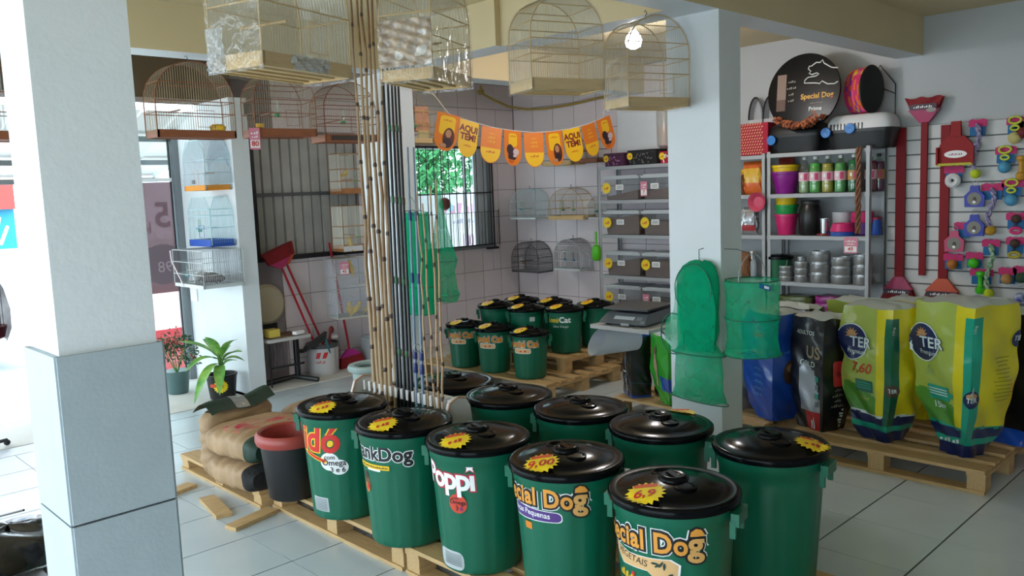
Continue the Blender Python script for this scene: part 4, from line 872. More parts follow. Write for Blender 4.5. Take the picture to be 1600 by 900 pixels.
t = thing('pet_bowl', 'pink and purple bowl stacked behind the blue based bowl', 'bowl', (7.25, 3.07, Z2)); MB().lathe([(.08, 0), (.09, .01), (.09, .11)], n=30).build('purple_base', mat('violet_plastic', '#5a2d86', .4), t); MB().lathe([(.095, .11), (.10, .12), (.09, .20), (.06, .205), (.002, .15)], n=30, caps=False).build('bowl_shell', PNK, t)
t = thing('plastic_tub', 'translucent white tub behind the pink bowls', 'tub', (7.29, 3.27, Z2)); MB().lathe([(.07, 0), (.075, .01), (.085, .2), (.08, .2), (.068, .02), (.002, .02)], n=28).build('tub_body', mat('frosted_white', '#c8ccd0', .4), t)
pot('pet_bowl', 'red and blue bowl at the right end of the bucket row', (7.27, 2.965-.0, Z2), .05, .04, .15, mat('blue_plastic', '#1d4fae', .4), mat('red_plastic', '#b3202c', .4), cat='bowl')
t = price((7.022, 3.075, 1.195), .12, .135, (0, -1, 0), (-1, 0, 0), '49'); tag(t, 'pink price card hanging from the bucket shelf edge', 'price card'); t.name = 'price_card'
packet('silver_packet', 'silver foil packet with a red oval on the bay behind the pillar', 'packet', (7.12, 4.08, Z2), R_(-90), .16, .09, .26, [mat('silver_foil', '#b9bcc0', .25, metal=.7), mat('red_oval', '#a8323a', .4)], lambda u, v: 1 if .16 < v < .36 and .62 < u < .88 else 0)
# ---------------------------------------------------------------- aluminium bowls
Z3 = .852; AL = mat('brushed_aluminium', '#b4b7ba', .35, metal=.75)
def alu(y, x, r, h, n, lb):
    for k in range(n):
        t = thing('aluminium_bowl', 'aluminium bowl in the %s stack, %s' % (lb, ['bottom', 'second up', 'third up', 'fourth up'][k] if n > 1 else 'single'), 'bowl', (x, y, Z3+h*k), 0, 'stacked aluminium bowls')
        MB().lathe([(r*.9, 0), (r*.96, .006), (r*.99, h*.6), (r, h*.7), (r*1.05, h*.74), (r*1.05, h*.8), (r*.93, h*.82), (r*.9, h*1.0), (r*.84, h*.99), (r*.8, h*.2), (.002, h*.2)], n=32).build('bowl_body', AL, t)
alu(3.705, 7.09, .062, .047, 3, 'leftmost and lowest'); alu(3.556, 7.10, .066, .062, 3, 'second and narrow'); alu(3.385, 7.11, .086, .094, 3, 'tallest middle'); alu(3.195, 7.12, .09, .078, 3, 'broad fourth'); alu(3.02, 7.14, .08, .087, 3, 'rightmost')
tag(MB().lathe([(.035, 0), (.04, .004), (.042, .04), (.002, .042)], n=20, c=(7.10, 3.556, Z3+.188)).build('aluminium_cup', AL), 'small aluminium cup on the second bowl stack', 'cup')
t = thing('green_pail', 'dark green pail with a black lid and wire handle', 'pail', (7.15, 3.80, Z3)); MB().lathe([(.10, 0), (.105, .004), (.12, .2), (.002, .2)], n=30).build('pail_body', mat('pail_green', '#14613f', .4), t); MB().lathe([(.124, .195), (.13, .2), (.128, .222), (.1, .235), (.002, .24)], n=30).build('black_lid', LIDK, t); MB().tube([(-.06+.0, .11*math.cos(PI*k/12), .19-.12*math.sin(PI*k/12)) for k in range(13)], .003, 5).build('wire_handle', SHELFM, t)
t = thing('spray_bottle', 'grey spray bottle on the bay behind the pillar', 'bottle', (7.1, 4.03, Z3)); MB().lathe([(.03, 0), (.034, .01), (.034, .16), (.014, .2), (.014, .23)], n=16).build('bottle_body', mat('spray_grey', '#9aa4ac', .35), t); MB().bb((-.05, -.012, .23), (.02, .012, .265)).bb((-.045, -.006, .19), (-.035, .006, .23)).build('spray_head', INKW, t, smooth=False)
packet('brown_sack', 'small brown paper sack on the bay beside the spray bottle', 'packet', (7.15, 4.17, Z3), R_(-90), .16, .1, .25, [mat('sack_brown', '#8a5d3c', .8, noise=.3, nscale=30)], None)
# ---------------------------------------------------------------- packets on the low shelf
Z4 = .502
OLV = mat('olive_packet', '#5e6b3a', .35, noise=.4, nscale=25, coat=.4); MAG = mat('magenta_packet', '#a01f8a', .35, noise=.3, nscale=25, coat=.4)
def lying(label, loc, W, D, H, m_, group, rz=0, nm='food_packet'):
    t = thing(nm, label, 'packet', loc, rz, group)
    MB().grid(lambda u, v: (W/2*math.copysign(abs(math.cos(2*PI*u))**.6, math.cos(2*PI*u))*(1-.12*abs(2*v-1)**3), D/2*math.copysign(abs(math.sin(2*PI*u))**.6, math.sin(2*PI*u))*(1-.12*abs(2*v-1)**3), H*(.5-.5*math.cos(PI*v))+.004*math.sin(25*u)), 28, 8, closed=True).add([(W*.38, D*.38, H*.99), (-W*.38, D*.38, H*.99), (-W*.38, -D*.38, H*.99), (W*.38, -D*.38, H*.99)], [(0, 1, 2, 3)]).build('packet_body', m_, t); return t
ws = ('bottom', 'second up', 'third up', 'topmost')
for k in range(3): lying('olive packet in the stack left of the magenta ones, %s' % ws[k if k < 2 else 3], (7.15, 3.62, Z4+.072*k), .2, .34, .07, OLV, 'olive packets on the low shelf')
for k in range(4): lying('magenta packet in the stack above the yellow bags, %s' % ws[k], (7.15, 3.31, Z4+.058*k), .2, .24, .057, MAG, 'magenta packets on the low shelf')
for k in range(3): lying('dark magenta packet at the right end of the low shelf, %s' % ws[k if k < 2 else 3], (7.17, 3.05, Z4+.058*k), .2, .2, .057, mat('dark_magenta_packet', '#6e1a55', .35, coat=.4), 'dark magenta packets on the low shelf')

# ---------------------------------------------------------------- slat wall : brooms, dustpan
BRED = mat('broom_red_sleeve', '#850a16', .55, spec=.3); BHANG = mat('broom_orange_head', '#c9481e', .5, coat=.4); BPNK = mat('broom_pink_head', '#ab1558', .5, coat=.4); BRS = mat('red_bristle', '#8f0f1a', .7, noise=.3, nscale=60); BDK = mat('pack_print_dark', '#3a1430', .4)
def broom(label, y, z0, z1, up, sleeve, hd, wid=.30, x=7.33):
    """z0..z1 : handle span; head below (or above when up)"""
    t = thing('broom', label, 'broom', (x, y, z0)); L = z1-z0
    m = MB().bb((-.012, -sleeve/2, 0), (.012, sleeve/2, L)) if sleeve > .04 else MB().tube([(0, 0, 0), (0, 0, L)], sleeve/2, 8)
    m.build('handle', BRED, t)
    s = 1 if up else -1; o = L if up else 0
    def hz(v): return o+s*v
    MB().add([(-.02, -.04, hz(-.01)), (-.02, .04, hz(-.01)), (-.04, wid*.40, hz(.095)), (-.04, -wid*.40, hz(.095)), (.015, -.04, hz(-.01)), (.015, .04, hz(-.01)), (.02, wid*.40, hz(.095)), (.02, -wid*.40, hz(.095))], [(0,1,2,3), (4,7,6,5), (0,4,5,1), (1,5,6,2), (2,6,7,3), (3,7,4,0)]).build('broom_head', hd, t, smooth=False)
    MB().grid(lambda u, v: (-.032-.006*math.sin(9*u+5*v)-.01*v if u < 2 else 0, -(wid*(.36+.13*v))+2*(wid*(.36+.13*v))*u, hz(.085+.105*v+.008*math.sin(14*u))), 20, 5).grid(lambda u, v: (.015, -(wid*(.36+.13*v))+2*(wid*(.36+.13*v))*u, hz(.085+.105*v)), 6, 2).build('bristle_pack', BRS, t)
    f = flat((-.052, 0, hz(.115)), (0, -1, 0), (0, 0, 1), (-1, 0, 0))
    decal('pack_print', [(rrect(wid*.72, .045, .02), BDK), (scrib(wid*.5, .02), INKW), (shift(ell(.04, .018), wid*.22, -.03), mat('print_grey', '#9d9890', .5))], f, t, cut=0)
    return t
broom('red sleeved broom with a pink head, leftmost on the slat wall', 2.785, .90, 2.17, False, .075, BPNK)
broom('red broom hung upside down with its head above the slats', 2.60, .93, 2.21, True, .05, BPNK, .30, 7.33)
broom('red sleeved broom with an orange head behind the dustpan', 2.435, .90, 2.165, False, .07, BHANG, .32)
t = thing('dustpan', 'red dustpan with a yellow lip hanging on the slat wall', 'dustpan', (7.29, 2.34, 1.835)); DPM = mat('dustpan_red', '#960f14', .5, spec=.3)
MB().prism([(-.135, 0), (.135, 0), (.14, .08), (.12, .17), (.07, .225), (.04, .245), (-.04, .245), (-.07, .225), (-.12, .17), (-.14, .08)], (0, 0, 0), (0, -1, 0), (0, 0, 1), (-.02, 0, 0)).build('pan', DPM, t)
MB().bb((-.045, -.135, .0), (-.0, .135, .02)).build('yellow_lip', mat('lime_yellow', '#b9b41c', .5), t, smooth=False); MB().bb((-.05, -.14, .01), (-.02, -.125, .15)).build('side_wall', DPM, t, smooth=False); MB().bb((-.05, .125, .01), (-.02, .14, .15)).build('side_wall', DPM, t, smooth=False)
MB().prism([(-.04, .23), (.04, .23), (.035, .35), (-.035, .35)], (-.0, 0, 0), (0, -1, 0), (0, 0, 1), (-.03, 0, 0)).build('handle', DPM, t)
decal('pan_print', [(shift(ell(.085, .03), 0, .09), INKW), (shift(scrib(.1, .016), 0, .09), BPNK)], flat((-.021, 0, 0), (0, -1, 0), (0, 0, 1), (-1, 0, 0)), t, cut=0)
# ---------------------------------------------------------------- slat wall : carded pet toys
CPK = mat('card_pink', '#c42a6c', .5, spec=.3); CBL = mat('card_blue', '#17659e', .5, spec=.3); TEN = mat('tennis_yellow', '#c4d62a', .8)
RPA = mat('rope_violet_white', '#b3aac6', .8, noise=.7, nscale=45, col2='#4d3f7a'); RPG = mat('rope_green_white', '#b9d4b4', .8, noise=.8, nscale=45, col2='#1f6a3a'); FIG = mat('fig_yellow', '#c6d23c', .5)
def toy(label, y, z, kind, col=None, card=True, drop=0, cw=.13):
    t = thing('pet_toy', label, 'toy', (7.32, y, z), 0, 'carded pet toys on the slat wall')
    MB().tube([(.03, 0, .02), (-.045, 0, .02), (-.05, 0, .026)], .002, 5).build('wall_hook', SHELFM, t)
    if card:
        MB().prism([(-cw/2, 0), (cw/2, 0), (cw/2, .05), (cw*.3, .06), (0, .052), (-cw*.3, .062), (-cw/2, .05)], (-.01, 0, -.04), (0, -1, 0), (0, 0, 1), (-.003, 0, 0)).build('card_header', CPK, t, smooth=False)
        MB().prism([(-cw*.42, -.07), (cw*.42, -.07), (cw*.42, 0), (-cw*.42, 0)], (-.01, 0, -.04), (0, -1, 0), (0, 0, 1), (-.003, 0, 0)).build('card_base', CBL, t, smooth=False)
    x = -.035
    def rope(m_, l): 
        for s in (0, PI): MB().tube([(x+.01*math.cos(s+k*.7), .011*math.sin(s+k*.7)-.02*math.sin(k*.25), -.02-l*k/24) for k in range(25)], .011, 6).build('rope_strand', m_, t)
        MB().ball((x, 0, -.02-l*.45), .022, n=10).build('knot', m_, t)
    if kind == 'rope': rope(col, drop); MB().ball((x, 0, -.05-drop), .038, n=14).build('ball', TEN, t)
    if kind == 'ropeo': rope(col, drop); MB().ball((x, 0, -.05-drop), .038, n=14).build('ball', mat('orange_yellow_ball', '#d9a82c', .7, noise=.4, nscale=20), t)
    if kind == 'fig8':
        for c, r in ((-.005, .042), (-.065, .028)): MB().tube([(x, r*math.cos(2*PI*k/18), c+r*.62*math.sin(2*PI*k/18)) for k in range(18)], .0085, 6, closed=True).build('ring', FIG, t)
        MB().ball((x, 0, -.14), .047, n=14).build('ball', col, t)
    if kind == 'ball': MB().ball((x, 0, -.07), .042, n=14).build('ball', col, t)
    if kind == 'donut': MB().tube([(x, .035*math.cos(2*PI*k/20), -.10+.035*math.sin(2*PI*k/20)) for k in range(20)], .026, 8, closed=True).build('ring', col, t); MB().ball((x-.0, 0, -.10), .012, n=8).build('core', BLACK, t)
    if kind == 'tag':
        MB().prism([(-.07, -.14), (.07, -.14), (.075, -.05), (.035, -.01), (.03, .03), (-.03, .03), (-.035, -.01), (-.075, -.05)], (x+.01, 0, 0), (0, -1, 0), (0, 0, 1), (-.022, 0, 0)).build('bottle_case', col, t, smooth=False)
        decal('round_picture', [(shift(ell(.052, .052), 0, -.075), mat('case_window', '#7d7a70', .4)), (shift(ell(.014, .022), .004, -.08), mat('case_dark', '#4a3a34', .5)), (shift(ell(.012, .012), .0, -.10), INKW)], flat((x-.0125, 0, 0), (0, -1, 0), (0, 0, 1), (-1, 0, 0)), t, cut=0)
        MB().tube([(x, .022*math.cos(2*PI*k/14), .045+.022*math.sin(2*PI*k/14)) for k in range(14)], .003, 5, closed=True).build('key_ring', SHELFM, t)
    if kind == 'bone':
        MB().lathe([(.003, -.19), (.022, -.185), (.036, -.165), (.036, -.14), (.02, -.125), (.017, -.06), (.02, -.045), (.036, -.03), (.034, -.008), (.003, 0)], c=(x, 0, 0), n=16).build('dumbbell', col, t)
    if kind == 'ringball':
        MB().ball((x, 0, -.03), .035, n=12).build('ball', mat('dark_brown_ball', '#4a352c', .7), t); MB().tube([(x, .035*math.cos(2*PI*k/16), -.12+.02*math.sin(2*PI*k/16)) for k in range(16)], .013, 7, closed=True).build('ring', col, t)
        MB().tube([(x, 0, -.05), (x, .006, -.1)], .008, 6).build('cord', BLACK, t)
toy('violet and white rope toy with a tennis ball right of the dustpan', 2.195, 2.172, 'rope', RPA, drop=.36)
toy('yellow figure eight toy with a cream ball, topmost at the right edge', 1.927, 2.165, 'fig8', mat('cream_ball', '#c9bd7a', .7))
toy('dark red knotted toy at the very right of the top row', 1.868, 2.13, 'ball', mat('maroon_ball', '#6a1f22', .7))
toy('yellow figure eight toy with a light blue ball, second row at the right', 1.99, 1.945, 'fig8', mat('pale_blue_ball', '#4f9ac0', .6), cw=.15)
toy('small amber toy at the right edge beside the light blue ball', 1.875, 1.89, 'bone', mat('amber_rubber', '#c9922c', .5), card=False)
toy('white ring toy on a pink and blue card under the dustpan', 2.36, 1.815, 'donut', mat('white_ring', '#d9d9dc', .5), cw=.15)
toy('deep blue bottle shaped hanger with a round picture, upper of two', 2.195, 1.64, 'tag', mat('deep_blue_case', '#1c2fa8', .35), card=False)
toy('deep blue bottle shaped hanger with a round picture, lower of two', 2.192, 1.41, 'tag', mat('deep_blue_case', '#1c2fa8', .35), card=False)
toy('pink bottle shaped hanger with a round picture beside the lower blue one', 2.337, 1.28, 'tag', mat('rose_case', '#c23a6a', .35), card=False)
toy('violet and white rope toy ending in an orange and yellow ball', 2.075, 1.665, 'ropeo', RPA, drop=.30, cw=.16)
toy('yellow figure eight toy with a light blue ball, third row at the right', 1.938, 1.69, 'fig8', mat('pale_blue_ball', '#4f9ac0', .6), cw=.15)
toy('dark ball and pink ring toy at the right edge, middle height', 1.90, 1.435, 'ringball', PNK, cw=.15)
toy('empty pink and blue card half behind the pink bottle hanger', 2.285, 1.36, 'none', None)
toy('orange brown ball on a card between the broom and a green toy', 2.35, 1.105, 'ball', mat('orange_brown_ball', '#b8702e', .7), cw=.15)
toy('small bright green squeaky toy on a card', 2.192, 1.12, 'ball', mat('bright_green_rubber', '#46c41e', .4))
toy('long green and white rope toy with a tennis ball', 2.075, 1.225, 'rope', RPG, drop=.36)
toy('brown ball on a card right of the green and white rope', 1.905, 1.245, 'ringball', mat('olive_ring', '#a89a2c', .5))
toy('bright green dumbbell toy on a card', 2.138, .99, 'bone', mat('bright_green_rubber', '#46c41e', .4), cw=.17)
toy('tan ridged ball on a card right of the green and white rope', 1.952, 1.005, 'ball', mat('tan_ball', '#b98a50', .7))
toy('pink toy card cut by the right edge of the picture', 1.85, 1.02, 'ball', mat('dark_green_ball', '#2a4a30', .7))
toy('deep blue spotted ball low at the right edge', 1.856, .86, 'ball', mat('spotted_blue_ball', '#2340a8', .5, noise=.9, nscale=30, col2='#dfe6f0'), card=False)
# ledge under the slat wall
struct(MB().bb((7.2, 1.0, .62), (7.38, 2.88, .66)).build('trim_2', WHITE, smooth=False))
# ---------------------------------------------------------------- standing food bags
def hexm(n, h, rough=.28, coat=.5, **k): return mat(n, h, rough, coat=coat, bump=.35, bscale=9, **k)
BY = hexm('bag_yellow', '#d3c41a'); BOL = hexm('bag_olive_lime', '#9fae4a'); BGR = hexm('bag_grass', '#4f8a2f'); BNV = hexm('bag_navy', '#12204e'); BTL = hexm('bag_teal', '#12967a'); BDG = hexm('bag_dark_green', '#0f5a41'); BWL = hexm('bag_white_line', '#cfdcd8'); BBK = hexm('bag_black', '#101113'); BRD = hexm('bag_red', '#b3262c'); BSV = hexm('bag_silver', '#aeb4ba', metal=.5); BBL = hexm('bag_blue', '#1449a8'); BLB = hexm('bag_light_blue', '#4f8fc9'); BOR = hexm('bag_orange', '#d35a1c'); BG2 = hexm('bag_vivid_green', '#2f9a2a'); TOPF = hexm('bag_clear_top', '#c3cfc9', alpha=.85)
def sbag(label, loc, rz, W, D, H, low, mats, zone, seed=0, tb=.55, group='bagged pet food on the pallets', nu=88, nv=64, topz=.02, full=1.0, name='food_bag', cornerk=.16, flare=.0):
    """bag standing on a narrow base; s: 0-1 front, 1-2 right side, 2-3 back, 3-4 left; t: 0 bottom - 1 top"""
    t_ = thing(name, label, 'bag', loc, rz, group)
    rnd = random.Random(seed); ph = [rnd.uniform(0, 6) for _ in range(8)]
    def sc(t):
        a = min(1, t/tb); return low+(1-low)*math.sin(a*PI/2)**1.1
    def S(s, t, l=0):
        s %= 4; k = int(s); q = 2*(s-k)-1
        x, y = ((q, -1), (1, q), (-q, 1), (-1, -q))[k]
        cx, cy = x*math.sqrt(1-y*y/2), y*math.sqrt(1-x*x/2); kk = cornerk
        x, y = x*(1-kk)+cx*kk, y*(1-kk)+cy*kk
        g = sc(t); dw = 1+.025*math.sin(5*t+ph[0])*math.sin(PI*s/2+ph[1]); fl_ = 1-.10*max(0, (t-.8)/.2)+flare*max(0, (t-.75)/.25)
        b = min(1, W/.4)**2*(.006*math.sin(9*t+2.3*s*PI+ph[2])+.005*math.sin(17*t-PI*s*1.5+ph[3])+.006*math.sin(29*t+PI*s*4+ph[4])*(1-t))
        X = x*(W/2+l)*g*dw+b*x; Y = y*(D/2*fl_+l)*(g*.85+.15)*dw+b*y
        return (X, Y, H*t+(.005*math.sin(3*PI*s+ph[5])+.003*math.sin(7*s+ph[6]))*max(0, t-.85)/.15)
    m = MB().grid(lambda u, v: S(4*u, .004+.996*v), nu, nv, mfn=lambda u, v: zone(4*u, v), closed=True)
    m.add([S(4*k/24, .004) for k in range(24)], [tuple(range(23, -1, -1))], zone(.5, .0))
    m.build('bag_body', mats, t_, ang=60)
    # folded clear top
    n = 24; m = MB(); P = [S(4*k/n, .995) for k in range(n)]
    Q = [(x*.8, y*.55, z+topz+.008*math.sin(k*1.9+ph[7])) for k, (x, y, z) in enumerate(P)]; c = (0, 0, H+topz*1.3)
    m.add(P+Q+[c], [(k, (k+1) % n, n+(k+1) % n, n+k) for k in range(n)]+[(n+k, n+(k+1) % n, 2*n) for k in range(n)]); m.build('folded_top', TOPF, t_)
    def pr(s0, t0, wfac=None):
        """print mapper: x metres to the right, y metres up from (s0, t0)"""
        def fn(x, y, l):
            t = t0+y/H; g = max(.3, sc(max(0, min(1, t)))); s = s0; w_ = W if (s0 % 2) < 1 else D
            return S(s+x/(w_*g), max(0, min(1, t)), .004+l)
        return fn
    return t_, pr
YM = [BY, BOL, BGR, BNV, BTL, BDG, BWL]
def zyel(stripe):
    def z(s, t):
        d = abs(((s-1.04+2) % 4)-2)
        front = (s < 1.0 or s > 3.98)
        wav = .006*math.sin(6*s)
        if d < .16 and .13 < t < .93: return stripe
        if t < .20+wav: return 4 if (.09 < t < .135 and stripe == 4) or (.09 < t < .13 and stripe == 5) else 3
        if t < .215+wav: return 6 if stripe == 5 else 4
        if front:
            if s < .72 or s > 3.98:
                if t < .38+.05*math.sin(4*s+1): return 2
                return 1
            return 0
        return 0
    return z
def logo_circle(b, pr, s0, t0, r, txt, k=1):
    decal('logo_badge', [(ell(r, r), BWL), (ell(r*.94, r*.94), BNV), (shift(burst(r*.42, r*.42, 12, .55), 0, r*.38), mat('sun_tan', '#b98a5a', .5)), (shift(rrect(r*1.7, r*.5, .01), 0, 0), BNV), (shift(text2d(txt, r*.78, .05), r*.55*k, 0), BNV), (shift(text2d(txt, r*.78, .015), r*.55*k, 0), BWL), (shift(text2d('Premium', r*.32, .0), r*.35*k, -r*.5), BWL)], pr(s0, t0), b, cut=.03, lift0=.003)
rzb = R_(-116)
b6, pr = sbag('tall yellow food bag with a turquoise stripe, nearest on the right pallet', (5.15, 1.58, .142), rzb, .43, .36, .90, .36, YM, zyel(4), 1, .62, nu=128, nv=90)
logo_circle(b6, pr, .22, .735, .115, 'TER')
decal('teal_box', [(rrect(.15, .085, .004), BTL), (shift(rrect(.17, .03, .004), .015, -.005), BTL)]+[(shift(rrect(.13, .006, .002), 0, .022-.016*k), BWL) for k in range(3)], pr(.45, .42), b6, cut=.03)
decal('weight_print', [(shift(text2d('15kg', .05, .02), 0, 0), BWL)], pr(.42, .335), b6, cut=.03)
decal('pen_writing', [(text2d('5x', .075, 0, .2), mat('faded_pen', '#8aa06a', .6))], pr(.3, .555), b6, cut=.03)
decal('stripe_badge', [(ell(.05, .05), BNV), (shift(ell(.035, .016), 0, .02), mat('sun_tan', '#b98a5a', .5)), (shift(text2d('TER', .038, .02), 0, -.005), BWL)], pr(1.04, .42), b6, cut=.02, lift0=.004)
decal('stripe_print', [(shift(text2d('15kg', .026, .0), 0, 0, rot=PI/2), BWL), (shift(scrib(.02, .07), 0, -.36, 1, 1), BWL)], pr(1.04, .86), b6, cut=.02, lift0=.004)
decal('bottom_print', [(shift(scrib(.13, .028, 5), 0, 0), BWL)], pr(.55, .112), b6, cut=.03, lift0=.004)
decal('ingredient_print', [(shift(rrect(.13-.02*(k % 3), .005, .001), 0, .1-.022*k), mat('print_olive', '#8d8a20', .6)) for k in range(12)]+[(shift(text2d('1', .04, .02), .05, -.33), INKK)], pr(1.62, .56), b6, cut=.03)
decal('side_badge', [(ell(.05, .05), BNV), (shift(text2d('TER', .04, .02), 0, 0), BWL)], pr(1.97, .78), b6, cut=.02)
b4, pr = sbag('yellow food bag with a dark green stripe and a red pen price', (5.17, 2.05, .142), rzb+R_(6), .40, .32, .84, .48, YM, zyel(5), 2, .5, nu=128, nv=90)
logo_circle(b4, pr, .26, .735, .115, 'TER')
decal('pen_writing', [(shift(text2d('7,60', .085, .015, .2), 0, 0), mat('red_pen', '#b33a1c', .6))], pr(.45, .55), b4, cut=.03)
decal('teal_box', [(rrect(.13, .075, .004), BDG)]+[(shift(rrect(.11, .006, .002), 0, .02-.016*k), BTL) for k in range(3)], pr(.5, .42), b4, cut=.03)
decal('weight_print', [(text2d('15kg', .04, .02), BOL)], pr(.5, .33), b4, cut=.03)
decal('stripe_badge', [(ell(.048, .04), mat('badge_brown', '#4a3a2c', .5)), (shift(text2d('TER', .034, .02), 0, 0), BWL)], pr(1.04, .42), b4, cut=.02, lift0=.004)
decal('stripe_print', [(shift(text2d('15kg', .026, .0), 0, 0, rot=PI/2), BWL)], pr(1.04, .85), b4, cut=.02, lift0=.004)
decal('bottom_print', [(shift(scrib(.12, .028, 6), 0, 0), BTL)], pr(.6, .115), b4, cut=.03, lift0=.004)
b5, pr = sbag('yellow and lime bag top standing on the pallet behind the others', (5.62, 2.36, .142), R_(-104), .44, .2, .79, .6, [BY, BOL, BDG], lambda s, t: (2 if .45 < s < .8 else (1 if s < .45 or s > 3.9 else 0)), 3, .4, flare=.3)
def zblk(s, t):
    if s < .9 or s > 3.9:
        if t < .17 and s > .45: return 1
        if .17 < t < .62-.35*abs(s-.5) and .3 < s < .95-.6*(t-.2): return 2  # silver sheen painted onto the black front
        return 0
    return 0
b3, pr = sbag('shiny black food bag with a red panel and pale lettering', (5.17, 2.445, .142), rzb+R_(4), .31, .27, .74, .70, [BBK, BRD, BSV], zblk, 4, .4, nu=96)
decal('upper_lettering', [(text2d('ADULTOS', .036, .01), BWL)], pr(.48, .87), b3, cut=.03)
decal('name_lettering', [(shift(text2d('US', .11, .02), .05, 0), mat('pale_gold', '#9d8d72', .5)), (shift(text2d('GOLD', .052, .01), 0, -.075), BWL)], pr(.55, .70), b3, cut=.03)
decal('red_panel', [(shift(rrect(.085, .165, .02), 0, 0), BRD), (shift(burst(.02, .02, 8), 0, .0), mat('deep_red', '#7d1a1f', .5))], pr(1.45, .52), b3, cut=.03)
decal('side_print', [(shift(scrib(.1, .02), 0, .09-.035*k, .6+.4*(k % 2), 1), mat('print_grey', '#9d9890', .5)) for k in range(4)], pr(1.45, .26), b3, cut=.03)
decal('side_lettering', [(shift(scrib(.13, .035, 6), 0, 0, rot=PI/2), BWL)], pr(1.6, .12), b3, cut=.03)
decal('badge_row', [(shift(rrect(.03, .035, .006), 0, .07-.055*k), (BTL, mat('badge_grey', '#6d7a78', .5))[k % 2]) for k in range(4)], pr(.82, .38), b3, cut=.03)
decal('red_panel_print', [(shift(scrib(.03, .1, 2), 0, 0), BWL)], pr(.68, .085), b3, cut=.03)
b2, pr = sbag('bright blue food bag left of the shiny black one', (5.2, 2.80, .142), rzb, .34, .28, .74, .62, [BBL, BLB, mat('bag_brown_photo', '#4a3226', .4)], lambda s, t: 0, 5, .45, nu=96)
decal('pet_picture', [(ell(.055, .085), mat('bag_brown_photo', '#4a3226', .4)), (shift(ell(.03, .03), 0, .03), mat('pet_fur', '#8a6a50', .5))], pr(1.5, .47), b2, cut=.03)
decal('bag_print', [(shift(rrect(.12, .03, .004), 0, .28), BRD)]+[(shift(scrib(.11, .022), 0, .05-.045*k), BLB) for k in range(5)]+[(shift(scrib(.14, .03, 5), 0, .17), BWL)], pr(.55, .42), b2, cut=.03)
decal('side_lettering', [(shift(scrib(.1, .02), 0, 0), BLB)], pr(1.5, .66), b2, cut=.03)
b1, pr = sbag('white and blue food bag with a silver foot beside the right pillar', (5.3, 3.115, .142), rzb, .25, .22, .68, .6, [BLB, BWL, BSV, BBL], lambda s, t: 2 if t < .30+.1*math.sin(3*s) else (1 if t < .58 else (0 if t < .8 else 3)), 6, .45)
decal('bag_print', [(text2d('U', .05, .02), BWL), (shift(ell(.05, .04), 0, -.17), mat('mauve_pet', '#8a6f80', .5)), (shift(scrib(.12, .02), 0, -.11), mat('print_purple', '#5a2f5a', .5))], pr(.7, .73), b1, cut=.03)
b7, pr = sbag('black food bag with a blue foot and stripe behind the tall yellow bag', (5.58, 1.50, .142), R_(-104), .42, .2, .80, .85, [BBK, BBL], lambda s, t: 1 if t < .12 or (.42 < s < .62 and t < .95) else 0, 7, .3)
decal('upright_lettering', [(shift(text2d('Baulage', .085, .02), 0, 0, rot=PI/2), BWL)], pr(.28, .6), b7, cut=.03)
decal('badge', [(ell(.05, .06), BNV), (text2d('TER', .03, .02), BWL)], pr(.2, .9), b7, cut=.03)
b8, pr = sbag('bright orange food bag at the right edge of the picture', (5.84, 1.10, .0), R_(-100), .4, .2, .93, .8, [BOR], lambda s, t: 0, 8, .3)
b9, pr = sbag('orange topped food bag standing behind the tall yellow bag', (6.03, 1.72, .0), R_(-100), .34, .18, .93, .8, [BOR, BLB], lambda s, t: 0 if t > .7 else 1, 9, .3)
b10, pr = sbag('yellow and orange bag top behind the gap of the yellow bags', (5.80, 2.10, .142), R_(-100), .34, .2, .79, .8, [BY, BOR], lambda s, t: 1 if s > .7 and t > .8 else 0, 10, .3)
b11, pr = sbag('dark food bag with a kibble picture between shelf and black bag', (5.62, 2.84, .142), R_(-104), .36, .2, .72, .8, [BBK, BOR, BWL], lambda s, t: 0, 11, .3)
decal('kibble_picture', [(shift(ell(.016, .012, 8), .03*k-.1, .012*(k % 3)), mat('kibble_rust', '#a9582a', .7)) for k in range(8)]+[(shift(rrect(.3, .02, .005), 0, .055), BWL)], pr(.5, .9), b11, cut=.03)
# bags below the scale table
c1_, pr = sbag('tall black food bag with a blue hem under the scale table', (5.13, 3.93, .142), R_(-125), .23, .17, .50, .97, [BBK, BBL], lambda s, t: 1 if t < .03 or t > .95 else 0, 12, .3, cornerk=.2)
decal('side_lettering', [(shift(text2d('Quatree', .06, .01, .1), 0, 0, rot=PI/2), BLB), (shift(text2d('E2', .06, .02), -.02, .22), BWL), (shift(rrect(.05, .012, .002), -.02, -.02), BWL), (shift(scrib(.12, .018), .02, -.13, rot=PI/2), BWL)], pr(.5, .42), c1_, cut=.03)
c2_, pr = sbag('vivid green food bag with a dog picture against the right pillar', (5.08, 3.56, .142), R_(-120), .32, .22, .52, .5, [BG2, BBL, BWL], lambda s, t: 1 if .2 < t < .42 and .55 < s < 2 else 0, 13, .5)
decal('pet_picture', [(ell(.03, .1), mat('fawn_dog', '#a58a72', .6)), (shift(ell(.022, .028), .0, .1), mat('dog_head', '#6d4a3a', .6)), (shift(rrect(.02, .1, .008), .015, -.12), mat('fawn_dog', '#a58a72', .6))], pr(.35, .58), c2_, cut=.03)
t = thing('black_planter', 'black ribbed pot stack between the black and green bags', 'planter', (5.26, 3.77, .142))
for k in range(5): MB().lathe([(.06, .085*k), (.075, .085*k+.03), (.072, .085*k+.07), (.058, .085*k+.083)], n=20).build('ribbed_pot', BLACK, t)
